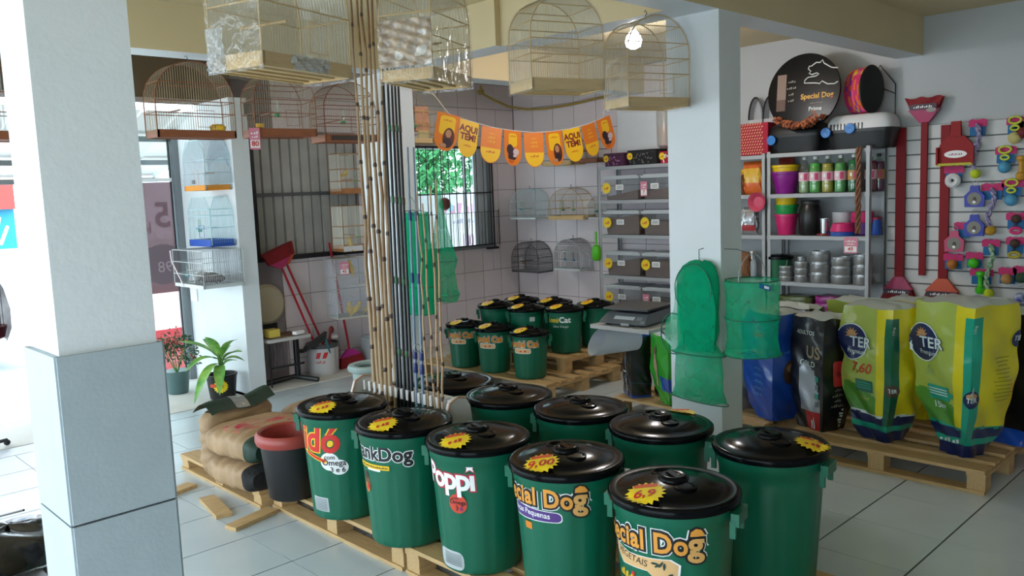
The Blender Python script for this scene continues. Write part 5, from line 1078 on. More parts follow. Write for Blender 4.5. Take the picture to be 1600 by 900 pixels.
# ---------------------------------------------------------------- scale table
t = thing('scale_table', 'grey topped wall table carrying the black scale beside the right pillar', 'table', (4.10, 3.04, 0)); TG = mat('table_grey', '#b5b2ae', .5)
MB().bb((0, 0, .862), (.62, .47, .882)).build('table_top', TG, t, smooth=False); MB().bb((-.004, 0, .858), (.0, .47, .884)).build('edge_band', mat('edge_grey', '#9d9a96', .5), t, smooth=False)
for p0, p1 in (((.36, .25, .855), (.33, -.035, .68)),): MB().beam(p0, p1, .025, .025).build('brace', INKW, t, smooth=False)
MB().bb((.17, -.04, .82), (.40, .0, .862)).build('wall_ledger', TG, t, smooth=False)
t = thing('scoop_tray', 'large grey curved feed scoop hanging under the scale table', 'scoop', (4.30, 3.44, .77)); PV = mat('pale_grey_plastic', '#c9ccd0', .5)
t.rotation_euler = (0, 0, R_(72))
MB().grid(lambda u, v: (-.0+.02*math.sin(PI*u)-.1+.06*u, .16-.33*v, .0), 1, 1) 
MB().grid(lambda u, v: (.088*math.cos(2*PI*u), .17-.30*v-.05*math.sin(2*PI*u)*(1 if v < .01 else 0), .088*math.sin(2*PI*u)-.01), 28, 6, closed=True).grid(lambda u, v: (.082*math.cos(2*PI*u), .17-.30*v-.05*math.sin(2*PI*u)*(1 if v < .01 else 0), .082*math.sin(2*PI*u)-.01), 28, 6, closed=True).build('scoop_shell', PV, t); MB().bb((-.02, -.17, .02), (.02, -.15, .08)).build('hang_strap', DKM, t, smooth=False)
t = thing('counter_scale', 'black counter weighing scale with a sloping silver front', 'scale', (4.21, 3.29, .884), R_(6)); SB = mat('scale_black', '#1d1e20', .35); SG = mat('scale_grey', '#5d6165', .4)
MB().add([(-.07, -.17, .012), (.33, -.17, .012), (.33, .17, .012), (-.07, .17, .012), (-.075, -.17, .022), (-.0, -.15, .075), (.32, -.15, .085), (.32, .15, .085), (-.0, .15, .075), (-.075, .17, .022)], [(3,2,1,0), (0,1,6,5,4), (4,5,8,9), (1,2,7,6), (2,3,9,8,7), (5,6,7,8), (0,4,9,3)]).build('scale_body', SG, t, smooth=False)
MB().lathe([(.03, .082), (.03, .096)], c=(.16, 0, 0), n=16).build('load_post', DKM, t); MB().bb((-.03, -.165, .096), (.34, .165, .108)).build('weighing_plate', SB, t, smooth=False)
for x in (-.03, .28):
    for y in (-.13, .13): MB().lathe([(.016, 0), (.018, .012)], c=(x, y, 0), n=12).build('foot', BLACK, t)
decal('display_window', [(shift(rrect(.15, .03, .002), .0, 0), mat('lcd_grey', '#b9bfc2', .3)), (shift(rrect(.04, .03, .002), .11, 0), mat('key_grey', '#7d8285', .4)), (shift(rrect(.03, .025, .002), .145, -.03), mat('key_grey', '#7d8285', .4))], flat((-.038, 0, .0485), (0, -1, 0), (.075, 0, .053), (-.053, 0, .075)), t, cut=0)
MB().bb((-.085, -.06, .006), (-.07, .0, .022)).build('front_plate', mat('key_grey', '#7d8285', .4), t, smooth=False)
# ---------------------------------------------------------------- green keep nets
NET = net_mat('green_net', '#1cc794', .55); NETD = net_mat('green_net_double', '#16b886', .78); RNG = mat('net_ring', '#0c6a50', .5)
def loft(name, secs, m_, parent, n=36, cap=True, wob=.006, seed=0):
    """secs: (cx, cy, z, rx, ry)"""
    rnd = random.Random(seed); p = [rnd.uniform(0, 6) for _ in range(4)]
    b = MB(); K = len(secs)
    vs = []
    for i, (cx, cy, z, rx, ry) in enumerate(secs):
        for j in range(n):
            a = 2*PI*j/n; w_ = 1+wob*8*math.sin(4*a+p[0]+i*.4)*math.sin(i*.9+p[1]); vs.append((cx+rx*w_*math.cos(a), cy+ry*w_*math.sin(a), z+wob*math.sin(3*a+p[2])))
    fs = [(i*n+j, i*n+(j+1) % n, (i+1)*n+(j+1) % n, (i+1)*n+j) for i in range(K-1) for j in range(n)]
    if cap: fs.append(tuple((K-1)*n+j for j in range(n)))
    return b.add(vs, fs).build(name, m_, parent)
def ring(c, rx, ry, parent, tilt=0, name='hoop', r=.0035, m_=None):
    return MB().tube([(c[0]+rx*math.cos(2*PI*k/32), c[1]+ry*math.sin(2*PI*k/32), c[2]+tilt*math.sin(2*PI*k/32)) for k in range(32)], r, 6, closed=True).build(name, m_ or RNG, parent)
t = thing('keep_net', 'green keep net with folded hoops hanging on the right pillar face', 'net', (4.19, 2.75, .45))
loft('net_body', [(.03, 0, .865, .012, .03), (.025, 0, .855, .03, .075), (.015, 0, .83, .045, .11), (.0, 0, .77, .055, .138), (0, 0, .68, .058, .145), (0, -.005, .56, .055, .132), (0, -.01, .45, .05, .125), (.0, -.01, .38, .045, .105), (0, -.01, .33, .03, .06)], NETD, t, seed=1)
loft('inner_net', [(-.035, -.02, .80, .012, .08), (-.045, -.02, .74, .015, .1), (-.045, -.02, .6, .012, .13), (-.04, -.01, .42, .012, .13), (-.03, 0, .33, .02, .12)], NET, t, seed=4)
loft('lower_net', [(0, 0, .45, .05, .11), (0, 0, .37, .05, .12), (0, 0, .31, .06, .165), (0, 0, .29, .055, .15), (0, 0, .2, .05, .165), (0, 0, .1, .05, .17), (0, -.0, .03, .055, .195)], NET, t, seed=2)
ring((0, 0, .31), .062, .185, t); ring((0, 0, .03), .06, .2, t, .012); MB().tube([(-.05, .125*math.cos(2*PI*k/32), .70+.15*math.sin(2*PI*k/32)) for k in range(32)], .0035, 6, closed=True).build('hoop', RNG, t)
MB().tube([(-.03+.0, .155+.09*math.cos(2*PI*k/30), .42+.125*math.sin(2*PI*k/30)) for k in range(30)], .004, 6, closed=True).build('hoop', RNG, t)
MB().grid(lambda u, v: (-.028+.03*v, .155+.088*v*math.cos(2*PI*u), .42+.122*v*math.sin(2*PI*u)), 28, 4, closed=True).build('folded_net', NET, t)
MB().grid(lambda u, v: (.01+.01*math.sin(5*v), .10+.10*u*(1-.5*v), .5+.22*v), 6, 8).build('folded_net', NET, t)
MB().tube([(.07, 0, .935), (.02, 0, .93), (.02, 0, .865)], .0025, 5).build('hook', DKM, t)
t = thing('keep_net', 'green cylindrical keep net hanging on a wire handle right of the pillar', 'net', (4.31, 2.46, .76))
loft('net_body', [(0, 0, .445, .150, .150), (0, 0, .43, .155, .155), (0, 0, .33, .146, .146), (0, 0, .235, .150, .150), (0, 0, .22, .158, .158), (0, 0, .2, .15, .15), (0, 0, .1, .145, .145), (0, 0, .03, .155, .155), (0, 0, .012, .165, .165)], NET, t, seed=3, wob=.004)
for z, r_ in ((.445, .152), (.225, .157), (.015, .166)): ring((0, 0, z), r_, r_, t)
MB().tube([(.15*math.cos(PI*k/14), 0, .445+.15*math.sin(PI*k/14)) for k in range(15)], .003, 5).build('wire_handle', SHELFM, t)
MB().tube([(0, 0, .595), (0, .1, .62), (0, .18, .62)], .002, 5).build('hook', DKM, t)
decal('net_tag', [(rrect(.07, .03, .003), CBL), (shift(rrect(.03, .015, .002), .01, 0), INKW)], flat((-.09, -.13, .42), (.8, -.6, -.35), (.3, .1, .95), (-.6, -.8, 0)), t, cut=0)
t = thing('keep_net', 'green cone topped keep net hanging before the window, right one', 'net', (4.41, 5.38, .86))
loft('net_body', [(0, 0, .92, .012, .012), (0, 0, .8, .03, .03), (0, 0, .6, .06, .06), (0, 0, .38, .125, .11), (0, 0, .34, .13, .12), (0, 0, .25, .105, .1), (0, 0, .1, .12, .11), (0, 0, .06, .135, .125), (0, 0, .01, .12, .11)], NET, t, seed=6)
ring((0, 0, .36), .132, .122, t, .012); ring((0, 0, .07), .138, .128, t, .01); MB().tube([(0, 0, .92), (-.02, .12, .99)], .002, 5).build('cord', RNG, t)
t = thing('keep_net', 'green keep net hanging behind the thin rods at the window edge', 'net', (4.15, 5.36, .78))
loft('net_body', [(0, 0, .84, .10, .08), (0, 0, .7, .10, .08), (0, 0, .5, .11, .09), (0, 0, .25, .11, .11), (0, 0, .1, .11, .11), (0, 0, .02, .12, .12)], NETD, t, seed=7)
ring((0, 0, .25), .115, .115, t, .01); ring((0, 0, .03), .125, .12, t, .01); ring((0, 0, .84), .1, .08, t, .02); MB().tube([(.05, 0, .84), (.02, .10, .98)], .002, 5).build('cord', RNG, t)
# ---------------------------------------------------------------- fishing rods and their rack
BAM = mat('bamboo', '#a58a66', .45, noise=.4, nscale=6, col2='#6d4a2c', stretch=(1, 1, .5)); NODE = mat('bamboo_node', '#3f2a1c', .5); RBK = mat('rod_black', '#161619', .3); RBL = mat('rod_blue_grey', '#6f7f92', .35); RNV = mat('rod_navy', '#22306a', .4); RGN = mat('rod_green', '#1b5a3a', .4)
def rod(label, a, b, r0, r1, m_, kind, group, seed):
    rnd = random.Random(seed); a = Vector(a); b = Vector(b); a = a.lerp(b, (.20-a.z)/(b.z-a.z)); t = thing('fishing_rod', label, 'fishing rod', a, 0, group); d = b-a; L = d.length; n = 14
    off = [Vector((rnd.uniform(-.006, .006), rnd.uniform(-.006, .006), 0)) if kind == 'b' and 0 < k < n else Vector() for k in range(n+1)]
    P = [d*(k/n)+off[k] for k in range(n+1)]; Rr = [r0+(r1-r0)*k/n for k in range(n+1)]
    MB().tube(P, Rr, 8).build('shaft', m_, t)
    at = lambda q: (P[min(n-1, int(q*n))].lerp(P[min(n-1, int(q*n))+1], q*n-min(n-1, int(q*n))), r0+(r1-r0)*q)
    if kind == 'b':
        q = .05+rnd.uniform(0, .06)
        while q < .97:
            p, r = at(q); MB().lathe([(r*.98, -.012), (r*1.28, -.004), (r*1.28, .004), (r*.98, .014)], c=p, n=8, caps=False).build('node', NODE, t); q += rnd.uniform(.085, .17)
    elif kind == 'g':
        for q in (.36, .40, .62, .8): p, r = at(q); MB().lathe([(r*1.05, -.03), (r*1.5, -.02), (r*1.5, .02), (r*1.05, .03)], c=p, n=8, caps=False).build('wrap', RNV, t)
        p, r = at(.42); MB().tube([(p.x+.02*math.cos(2*PI*k/12), p.y-.02, p.z+.02*math.sin(2*PI*k/12)) for k in range(12)], .003, 5, closed=True).build('line_guide', SHELFM, t)
    else:
        for q in (.12, .3, .46, .64, .8): p, r = at(q); MB().lathe([(r*1.02, -.02), (r*1.25, -.015), (r*1.25, .015), (r*1.02, .02)], c=p, n=8, caps=False).build('wrap', RGN if seed % 2 else NODE, t)
    return t
G = 'bamboo rods in the rack'; od = ('first', 'second', 'third', 'fourth', 'fifth', 'sixth')
for k, (a, b) in enumerate([((2.582, 3.788, 0.05), (2.769, 4.081, 2.976)), ((2.579, 3.746, 0.05), (2.776, 4.028, 2.966)), ((2.578, 3.71, 0.05), (2.78, 3.985, 2.958)), ((2.576, 3.674, 0.05), (2.784, 3.942, 2.95)), ((2.574, 3.638, 0.05), (2.788, 3.9, 2.942)), ((2.572, 3.603, 0.05), (2.792, 3.858, 2.934))]):
    rod('tall mottled bamboo rod with dark nodes, %s from the left in the rack' % od[k], a, b, .0145, .006, BAM, 'b', G, 10+k)
for k, (a, b) in enumerate([((2.573, 3.573, 0.05), (2.765, 3.803, 2.617)), ((2.571, 3.544, 0.05), (2.77, 3.768, 2.612)), ((2.571, 3.509, 0.05), (2.769, 3.732, 2.606)), ((2.571, 3.474, 0.05), (2.765, 3.699, 2.601)), ((2.571, 3.445, 0.05), (2.765, 3.67, 2.596))]):
    rod('slender black rod, %s from the left among the black ones' % od[k], a, b, .0105, .006, RBK, 'k', 'black rods in the rack', 30+k)
for k, (a, b) in enumerate([((2.566, 3.409, 0.05), (2.728, 3.571, 2.017)), ((2.567, 3.352, 0.05), (2.725, 3.517, 2.013))]):
    rod('grey blue rod with navy wrapped guides, %s of the two' % ('left', 'right')[k], a, b, .010, .005, RBL, 'g', 'grey blue rods in the rack', 50+k)
THN = mat('thin_cane', '#b3906a', .5, noise=.3, nscale=6)
for k, (a, b) in enumerate([((2.567, 3.302, 0.05), (2.692, 3.461, 1.779)), ((2.574, 3.235, 0.05), (2.678, 3.405, 1.719)), ((2.561, 3.21, 0.05), (2.699, 3.362, 1.809)), ((2.555, 3.184, 0.05), (2.709, 3.325, 1.84))]):
    rod('short thin cane rod, %s from the left at the near end of the rack' % od[k], a, b, .0075, .004, THN, 'b', 'short cane rods in the rack', 70+k)
t = thing('rod_rack', 'white rod rack with rounded end panels and notched bar behind the bins', 'rack', (2.62, 3.095, .1425)); RK = mat('rack_white', '#d3cfcb', .45); RKE = mat('rack_edge', '#b98f74', .5)
for y, nm in ((.03, 'end_panel'), (.86, 'end_panel')):
    MB().prism([(-.085, 0), (.09, 0), (.09, .48), (.08, .555), (.05, .60), (.0, .612), (-.055, .587), (-.08, .517)], (0, y, 0), (1, 0, 0), (0, 0, 1), (0, .02, 0)).build(nm, RK, t)
    MB().tube([(-.085, y, .1), (-.08, y, .517), (-.055, y, .587), (0, y, .612), (.05, y, .60)], .006, 6).build('edge_strip', RKE, t)
MB().bb((.035, .05, .538), (.07, .86, .582)).build('notched_bar', RK, t, smooth=False)
for k in range(16): MB().box((.012, .09+.05*k, .56), (.045, .02, .055)).build('bar_notch', RK, t, smooth=False)
MB().bb((-.095, .05, .03), (.095, .86, .045)).build('base_board', RK, t, smooth=False)
# ---------------------------------------------------------------- bunting
FY = mat('flag_yellow', '#eebb1c', .5); FO = mat('flag_orange', '#e07a1f', .5); FDO = mat('flag_deep_orange', '#c9601a', .5); FRED = mat('flag_dark_red', '#7a1c1c', .5); FSK = mat('print_skin', '#b98565', .5); FHR = mat('print_hair', '#5a2a1c', .5); FDK = mat('print_dark', '#33202a', .5); FWT = mat('print_white', '#cbb9bd', .5); FV = mat('print_violet', '#6f3f78', .5)
fl_pos = [(4.617, 5.447, 2.429), (4.835, 5.437, 2.377), (5.071, 5.411, 2.327), (5.303, 5.392, 2.303), (5.542, 5.369, 2.289), (5.785, 5.347, 2.304), (6.019, 5.335, 2.333), (6.255, 5.324, 2.38), (6.486, 5.322, 2.448)]
kinds = ('p', 'a', 't', 'd', 't', 'p', 'a', 't', 'd')
labs = ('orange flag with a printed woman, leftmost on the string', 'yellow flag with dark red capitals, left one of two', 'orange over yellow flag with small lettering, third on the string', 'orange flag with a printed dark dog, left of the middle', 'orange over yellow flag with small lettering, middle of the string', 'orange flag with a printed woman, right of the middle', 'yellow flag with dark red capitals, right one of two', 'orange over yellow flag with small lettering, next to last', 'orange flag with a printed dark pet, last on the right')
MB_ = MB().tube([(4.30, 5.465, 2.75)]+fl_pos+[(6.75, 5.465, 2.75)], .0025, 5); tag(MB_.build('bunting_string', INKW), 'thin white string carrying the yellow and orange flags', 'string')
for k, ((x, y, z), kd, lb) in enumerate(zip(fl_pos, kinds, labs)):
    nx = fl_pos[min(8, k+1)]; pv = fl_pos[max(0, k-1)]; dz = math.atan2(nx[2]-pv[2], nx[0]-pv[0])
    t = thing('bunting_flag', lb, 'flag', (x, y, z), 0, 'bunting flags', rot=(R_(-3), -dz, R_((-12, 3, -6, 5, -8, 2, -4, 8, 4)[k]-8)))
    W_, H_ = .205, .315; sh = [(-W_/2, 0), (-W_/2, -H_*.62)]+[(-W_/2*math.cos(PI*i/12), -H_*.62-H_*.38*math.sin(PI*i/12)) for i in range(1, 12)]+[(W_/2, -H_*.62), (W_/2, 0)]
    MB().prism(sh, (0, 0, 0), (1, 0, 0), (0, 0, 1), (0, .0015, 0)).build('flag_sheet', FY if kd in 'a' else FO, t, smooth=False)
    f = flat((0, -.0005, 0), (1, 0, 0), (0, 0, 1), (0, -1, 0)); lo = [(W_/2*.97*math.cos(PI*i/12), -H_*.62-H_*.36*math.sin(PI*i/12)) for i in range(13)]
    if kd == 'a': L = [(shift(text2d('AQUI', .078, .04), 0, -.075), FRED), (shift(text2d('TEM!', .078, .04), 0, -.145), FRED), (shift(scrib(.085, .016), 0, -.215), FDO)]
    elif kd == 't': L = [(poly([(W_*.485, -H_*.58)]+lo+[(-W_*.485, -H_*.58)]), FY), (shift(scrib(.06, .012), 0, -.055), FY), (shift(scrib(.075, .018), 0, -.09), FY), (shift(scrib(.08, .018), 0, -.125), FY), (shift(scrib(.09, .02), 0, -.215), FDO)]
    elif kd == 'p': L = [(shift(rrect(.14, .16, .03), 0, -.10), FY), (shift(scrib(.085, .016), 0, -.055), FDO), (shift(ell(.052, .085), .025, -.20), FHR), (shift(ell(.026, .034), .02, -.165), FSK), (shift(ell(.04, .04), .02, -.245), FDK), (shift(ell(.03, .018), -.015, -.27), FSK)]
    else: L = [(shift(rrect(.10, .12, .03), .0, -.085), FY), (shift(scrib(.08, .016), 0, -.05), FDO), (shift(ell(.06, .045), .0, -.2), FV), (shift(ell(.038, .045), -.035, -.17), FDK), (shift(ell(.035, .03), .035, -.19), FWT), (shift(ell(.05, .03), -.01, -.235), FDK), (shift(ell(.022, .014), .02, -.225), FWT), (shift(ell(.03, .016), -.02, -.275), FDO)]
    decal('flag_print', L, f, t, cut=0, lift0=.0006, dl=.0005)
# hose slung across the corner
tag(MB().tube([(6.83, 7.46, 3.02), (6.83, 7.44, 2.93), (6.95, 7.38, 2.86), (7.15, 7.33, 2.78), (7.28, 7.15, 2.735), (7.33, 6.9, 2.72), (7.35, 6.5, 2.73), (7.36, 6.0, 2.77), (7.37, 5.7, 2.84)], .014, 8).tube([(6.83, 7.49, 2.95), (6.83, 7.43, 2.95)], .03, 8).build('garden_hose', mat('olive_hose', '#a58b3f', .5)), 'yellowish hose slung across the tiled corner under the ceiling', 'hose')
# bulb
t = thing('light_bulb', 'glowing white bulb under the ceiling seen through the rightmost film wrapped cage', 'lamp', (5.378, 4.085, 3.06))
MB().lathe([(.05, -.0), (.05, -.02), (.024, -.03), (.024, -.09)], n=16).build('lamp_socket', INKW, t)
MB().lathe([(.02, -.085), (.032, -.10), (.058, -.135), (.066, -.17), (.055, -.21), (.003, -.235)], n=18).build('bulb_glass', mat('bulb_glow', '#f4f8ff', .3, emit=25), t)
bl = bpy.data.lights.new('bulb_light', 'POINT'); bl.energy = 26; bl.color = (1, .95, .95); bl.shadow_soft_size = .07; bo = bpy.data.objects.new('bulb_light', bl); C.objects.link(bo); bo.parent = t; bo.location = (0, 0, -.32)
# ---------------------------------------------------------------- charcoal sacks
KR = mat('kraft_paper', '#a98a66', .6, noise=.25, nscale=6, bump=1, bscale=14); KRG = mat('dark_green_paper', '#1f3a2c', .6, noise=.3, nscale=8, bump=.5, bscale=10); CHR = mat('charcoal', '#1a1a1b', .8, noise=.5, nscale=30, bump=1, bscale=25); KPR = mat('red_print', '#b8324a', .7, noise=.6, nscale=14, col2='#b9966b')
def sack(label, loc, rot, L, W, H, zone=None, seed=0, pr=True):
    t = thing('charcoal_sack', label, 'sack', loc, 0, 'paper sacks of charcoal', rot=rot); rnd = random.Random(seed); p = [rnd.uniform(0, 6) for _ in range(5)]
    sq = lambda c, e: math.copysign(abs(c)**e, c)
    def S(u, v, l=0):
        a = 2*PI*u; e = 1-.16*abs(2*v-1)**5; y = (W/2+l)*sq(math.cos(a), .55)*e; z = H/2+(H/2+l)*sq(math.sin(a), .6)*(1-.3*abs(2*v-1)**7)
        b = .004*math.sin(8*v+3*math.sin(a)+p[0])+.0035*math.sin(21*v+4*a+p[1])+.003*math.sin(40*v-3*a+p[2])
        return (-L/2+L*v, y+b*math.cos(a), z+b*math.sin(a))
    m = MB().grid(S, 44, 40, mfn=zone, closed=True)
    for v in (0, 1): m.add([S(k/22, v) for k in range(22)], [tuple(range(22)) if v else tuple(range(21, -1, -1))], zone(.5, v) if zone else 0)
    m.build('sack_body', [KR, KRG, CHR, KPR], t); return t, S
zA = lambda u, v: 1 if v > .86 else (3 if .10 < u < .36 and .25 < v < .7 and math.sin(40*v+9*u)*math.sin(70*u+13*v) > .1 else 0)
s1, S1 = sack('upper charcoal sack with red print and dark green foot, lying flat', (2.29, 4.53, .282), (0, 0, R_(-84)), .52, .56, .175, zA, 1)
zB = lambda u, v: 2 if v > .86 else 0
s2, S2 = sack('lower charcoal sack with a torn black end, beneath another', (2.28, 4.54, .107), (0, 0, R_(-86)), .50, .54, .172, zB, 2)
s3, S3 = sack('charcoal sack standing on edge with a taped dark green top, leftmost', (2.28, 5.0, .30), (0, R_(-90), R_(107)), .39, .54, .16, lambda u, v: 0, 3)
MB().add([(-.06, -.25, .245), (.06, -.25, .245), (.05, .25, .245), (-.05, .25, .245), (-.03, -.24, .33), (.02, -.24, .33), (.02, .24, .30), (-.03, .24, .30)], [(0,1,5,4), (1,2,6,5), (2,3,7,6), (3,0,4,7), (4,5,6,7)]).build('green_flap', KRG, None, loc=None) if 0 else None
t = MB().grid(lambda u, v: (.19+.06*math.sin(PI*v)+.014*math.sin(7*u+2), -.26+.52*u, -.01+.17*v), 20, 6)
t.build('green_flap', KRG, s3); MB().grid(lambda u, v: (.196+.064*math.sin(PI*v)+.014*math.sin(7*(.4+.22*u)+2), -.26+.52*(.4+.22*u), -.005+.16*v), 6, 6).build('clear_tape', film('tape_film', '#e8eef0', .25, .1, 12, .5, .25), s3)
decal('sack_lettering', [(shift(text2d('CARVÃO', .055, .02), 0, 0, rot=PI), mat('faded_black', '#4a3c30', .7)), (shift(scrib(.2, .03), .02, .12), KPR)], lambda x, y, l: S1(.16+y/.9, .55-x/.62, .006+l), s1, cut=.04)
sack('charcoal sack with red print lying behind the pot, further right', (2.82, 4.66, .275), (0, 0, R_(-86)), .55, .45, .17, zA, 4)
sack('charcoal sack flat beneath the one behind the pot', (2.82, 4.67, .107), (0, 0, R_(-87)), .55, .45, .16, zB, 5)
sack('dark green ended sack farthest back beside the far bin', (3.42, 4.95, .19), (0, 0, R_(-30)), .5, .4, .17, lambda u, v: 1 if v > .6 or v < .1 else 0, 6)
sack('lower dark sack under the farthest green ended one', (3.42, 4.96, .005), (0, 0, R_(-32)), .5, .42, .18, lambda u, v: 2 if v > .8 else 0, 7)
# pale green-grey bucket
t = thing('grey_bucket', 'pale grey green bucket with a rolled rim left of the bamboo rods', 'bucket', (3.62, 5.36, 0)); GG = mat('grey_green_plastic', '#93a5a3', .4)
MB().lathe([(.11, 0), (.115, .01), (.14, .42), (.13, .43), (.105, .02), (.002, .02)], n=28).build('bucket_body', GG, t); MB().tube([(.148*math.cos(2*PI*k/28), .148*math.sin(2*PI*k/28), .45) for k in range(28)], .028, 8, closed=True).build('rolled_rim', GG, t)
# ---------------------------------------------------------------- corner under the shutter
t = thing('side_table', 'low grey side table on a T foot under the shutter', 'table', (3.9, 7.18, 0))
MB().bb((-.24, -.14, .445), (.2, .17, .475)).build('table_top', TG, t); MB().bb((-.2, -.08, .475), (.12, .12, .49)).build('wood_board', mat('brown_board', '#6d4a34', .6), t, smooth=False)
MB().tube([(.13, .03, .05), (.13, .03, .445)], .028, 10).build('column', BLACK, t); MB().tube([(-.22, .1, .022), (.1, .05, .05), (.24, -.16, .022)], .025, 8).build('foot_bar', BLACK, t); MB().tube([(.13, -.0, .3), (.18, -.03, .3)], .02, 8).build('knob', BLACK, t)
for y in (-.1, .1): MB().tube([(-.22, y, .44), (-.22, y, .05), (-.22, y, .02)], .008, 6).build('leg', DKM, t)
MB().tube([(-.22, -.1, .2), (.13, -.1, .2)], .012, 6).build('cross_rail', DKM, t)
for k in range(4): MB().tube([(-.16+.07*k, -.1, .2), (-.16+.07*k, -.1, .44)], .005, 5).build('rod_bar', DKM, t)
tag(MB().bb((3.69, 7.08, .49), (3.80, 7.2, .56)).build('yellow_box', mat('box_yellow', '#c9b24a', .6), smooth=False), 'small yellow box on the low side table', 'box')
t = thing('round_cushion', 'cream round cushion standing against the wall behind the side table', 'cushion', (3.86, 7.43, .76)); MB().lathe([(.003, -.035), (.17, -.03), (.2, 0), (.17, .03), (.003, .035)], n=32, R=Matrix.Rotation(PI/2, 3, 'X')).build('cushion_body', mat('cream_fabric', '#b3a78d', .8), t); MB().bb((-.05, -.01, -.28), (.1, .03, -.19)).build('dark_stand', BLACK, t, smooth=False)
tag(MB().box((0, 0, 0), (.11, .05, .03)).build('white_remote', INKW, loc=(3.98, 7.06, .506), rz=.3), 'white oblong thing lying on the side table edge', 'remote')
t = thing('paint_bucket', 'white paint bucket with red emblem holding brooms and tools', 'bucket', (4.385, 7.32, 0)); WB = mat('bucket_white', '#c9c6c6', .4)
MB().lathe([(.145, 0), (.15, .008), (.158, .29), (.15, .29), (.142, .015), (.002, .015)], n=36).build('bucket_body', WB, t); MB().lathe([(.160, .275), (.167, .28), (.167, .315), (.158, .32), (.15, .3)], n=36, caps=False).build('dark_rim', mat('rim_grey', '#4a4a4c', .5), t)
f = can_map(math.atan2(-7.32, -4.385)-.1, .18, lambda z: .152+.02*z)
decal('emblem', [(shift(poly([(-.06, -.03), (-.02, -.03), (0, .03), (-.04, .03)]), 0, .03), RED), (shift(poly([(-.005, -.03), (.035, -.03), (.06, .03), (.02, .03)]), 0.01, .03), RED), (shift(scrib(.1, .03, 5), -.01, -.035), mat('pale_red', '#c97a70', .5)), (shift(rrect(.005, .2, .001), .15, -.02), mat('label_line', '#7d8686', .6))], f, t, cut=.02)
MB().lathe([(.0, .13), (.14, .13), (.14, .15), (.0, .16)], n=20).build('contents', mat('dark_fill', '#2a2626', .9), t) if 0 else None
t = thing('red_figurine', 'small red ornament sticking out of the paint bucket', 'ornament', (4.42, 7.27, .02)); MB().tube([(0, 0, 0), (.02, 0, .3), (.04, .0, .42)], .012, 7).build('stem', mat('dull_red', '#8d2a2a', .5), t); MB().ball((.05, 0, .42), .03, n=10, sq=(1, .7, 1.3)).build('bud', mat('dull_red', '#8d2a2a', .5), t); MB().ball((.09, .02, .34), .04, n=10, sq=(1.2, .7, .7)).build('white_bud', INKW, t)
def broom2(label, a, b, head_at_b, hm, bm_, wid=.28, spread=0):
    a, b = Vector(a), Vector(b); d = (b-a).normalized(); t = thing('broom', label, 'broom', a); L = (b-a).length
    MB().tube([(0, 0, 0), d*L], .012, 8).build('handle', mat('red_handle', '#b3182a', .35), t)
    o, e = (d*L, d) if head_at_b else (Vector((0, 0, 0)), -d); s = e.cross(Vector((0, 1, 0))).normalized(); n = Vector((0, 1, 0))
    P = lambda x, y, q: o+s*x+e*y+n*q
    MB().add([P(x*w_, y, q) for y, w_ in ((-.02, .1), (.05, .42)) for x, q in ((-wid, -.02), (wid, -.02), (wid, .02), (-wid, .02))], [(0,1,5,4), (1,2,6,5), (2,3,7,6), (3,0,4,7), (0,3,2,1), (4,5,6,7)]).build('broom_head', hm, t, smooth=False)
    MB().add([P(x*w_, y, q) for y, w_ in ((.05, .42), (.17, .52)) for x, q in ((-wid, -.022), (wid, -.022), (wid, .022), (-wid, .022))], [(0,1,5,4), (1,2,6,5), (2,3,7,6), (3,0,4,7), (0,3,2,1), (4,5,6,7)]).build('bristles', bm_, t, smooth=False)
    return t
broom2('red broom with pink head leaning left out of the paint bucket, lower one', (4.37, 7.24, .02), (4.01, 7.36, 1.13), True, BPNK, BRS)
broom2('red broom with orange head leaning left out of the paint bucket, upper one', (4.50, 7.30, .02), (4.11, 7.44, 1.15), True, BHANG, BRS)
broom2('red broom with magenta head standing on the floor behind the canary cage', (4.73, 7.36, .17), (4.62, 7.45, 1.31), False, mat('magenta_head', '#b32a8a', .4), BRS, .3)
t = thing('dark_dustpan', 'dark grey dustpan tilted over the paint bucket on a blue green stick', 'dustpan', (4.44, 7.16, .12)); MB().tube([(0, 0.05, -.05), (-.12, -.02, .26)], .012, 7).build('stick', mat('blue_green_stick', '#2f6f7a', .5), t)
MB().add([(-.12, -.02, .25), (-.10, -.02, .33), (-.34, -.06, .22), (-.36, -.04, .17), (-.12, .03, .25), (-.1, .03, .33), (-.34, .02, .22), (-.36, .03, .17)], [(0,1,2,3), (7,6,5,4), (0,4,5,1), (1,5,6,2), (2,6,7,3), (3,7,4,0)]).build('pan', mat('pan_grey', '#2c2e30', .5), t, smooth=False)
tag(MB().bb((4.93, 7.15, .0), (5.16, 7.45, .28)).bb((4.95, 7.17, .28), (5.14, 7.43, .3)).build('white_crate', WALLW, smooth=False), 'off white box on the floor behind the magenta broom head', 'box')
tag(MB().bb((3.436, 8.02, .80), (3.449, 8.16, 1.0)).build('paper_card', INKW, smooth=False), 'blank white card fixed to the bright entrance pillar below the wire cage', 'card')
# floodlight on the entrance pillar
t = thing('flood_lamp', 'black flood lamp fixed at the top of the entrance pillar', 'lamp', (3.66, 7.1, 2.58)); MB().box((0, 0, 0), (.14, .12, .10)).build('housing', BLACK, t); MB().bb((-.09, -.0, -.06), (.05, .02, -.09)).build('bracket', BLACK, t, smooth=False)
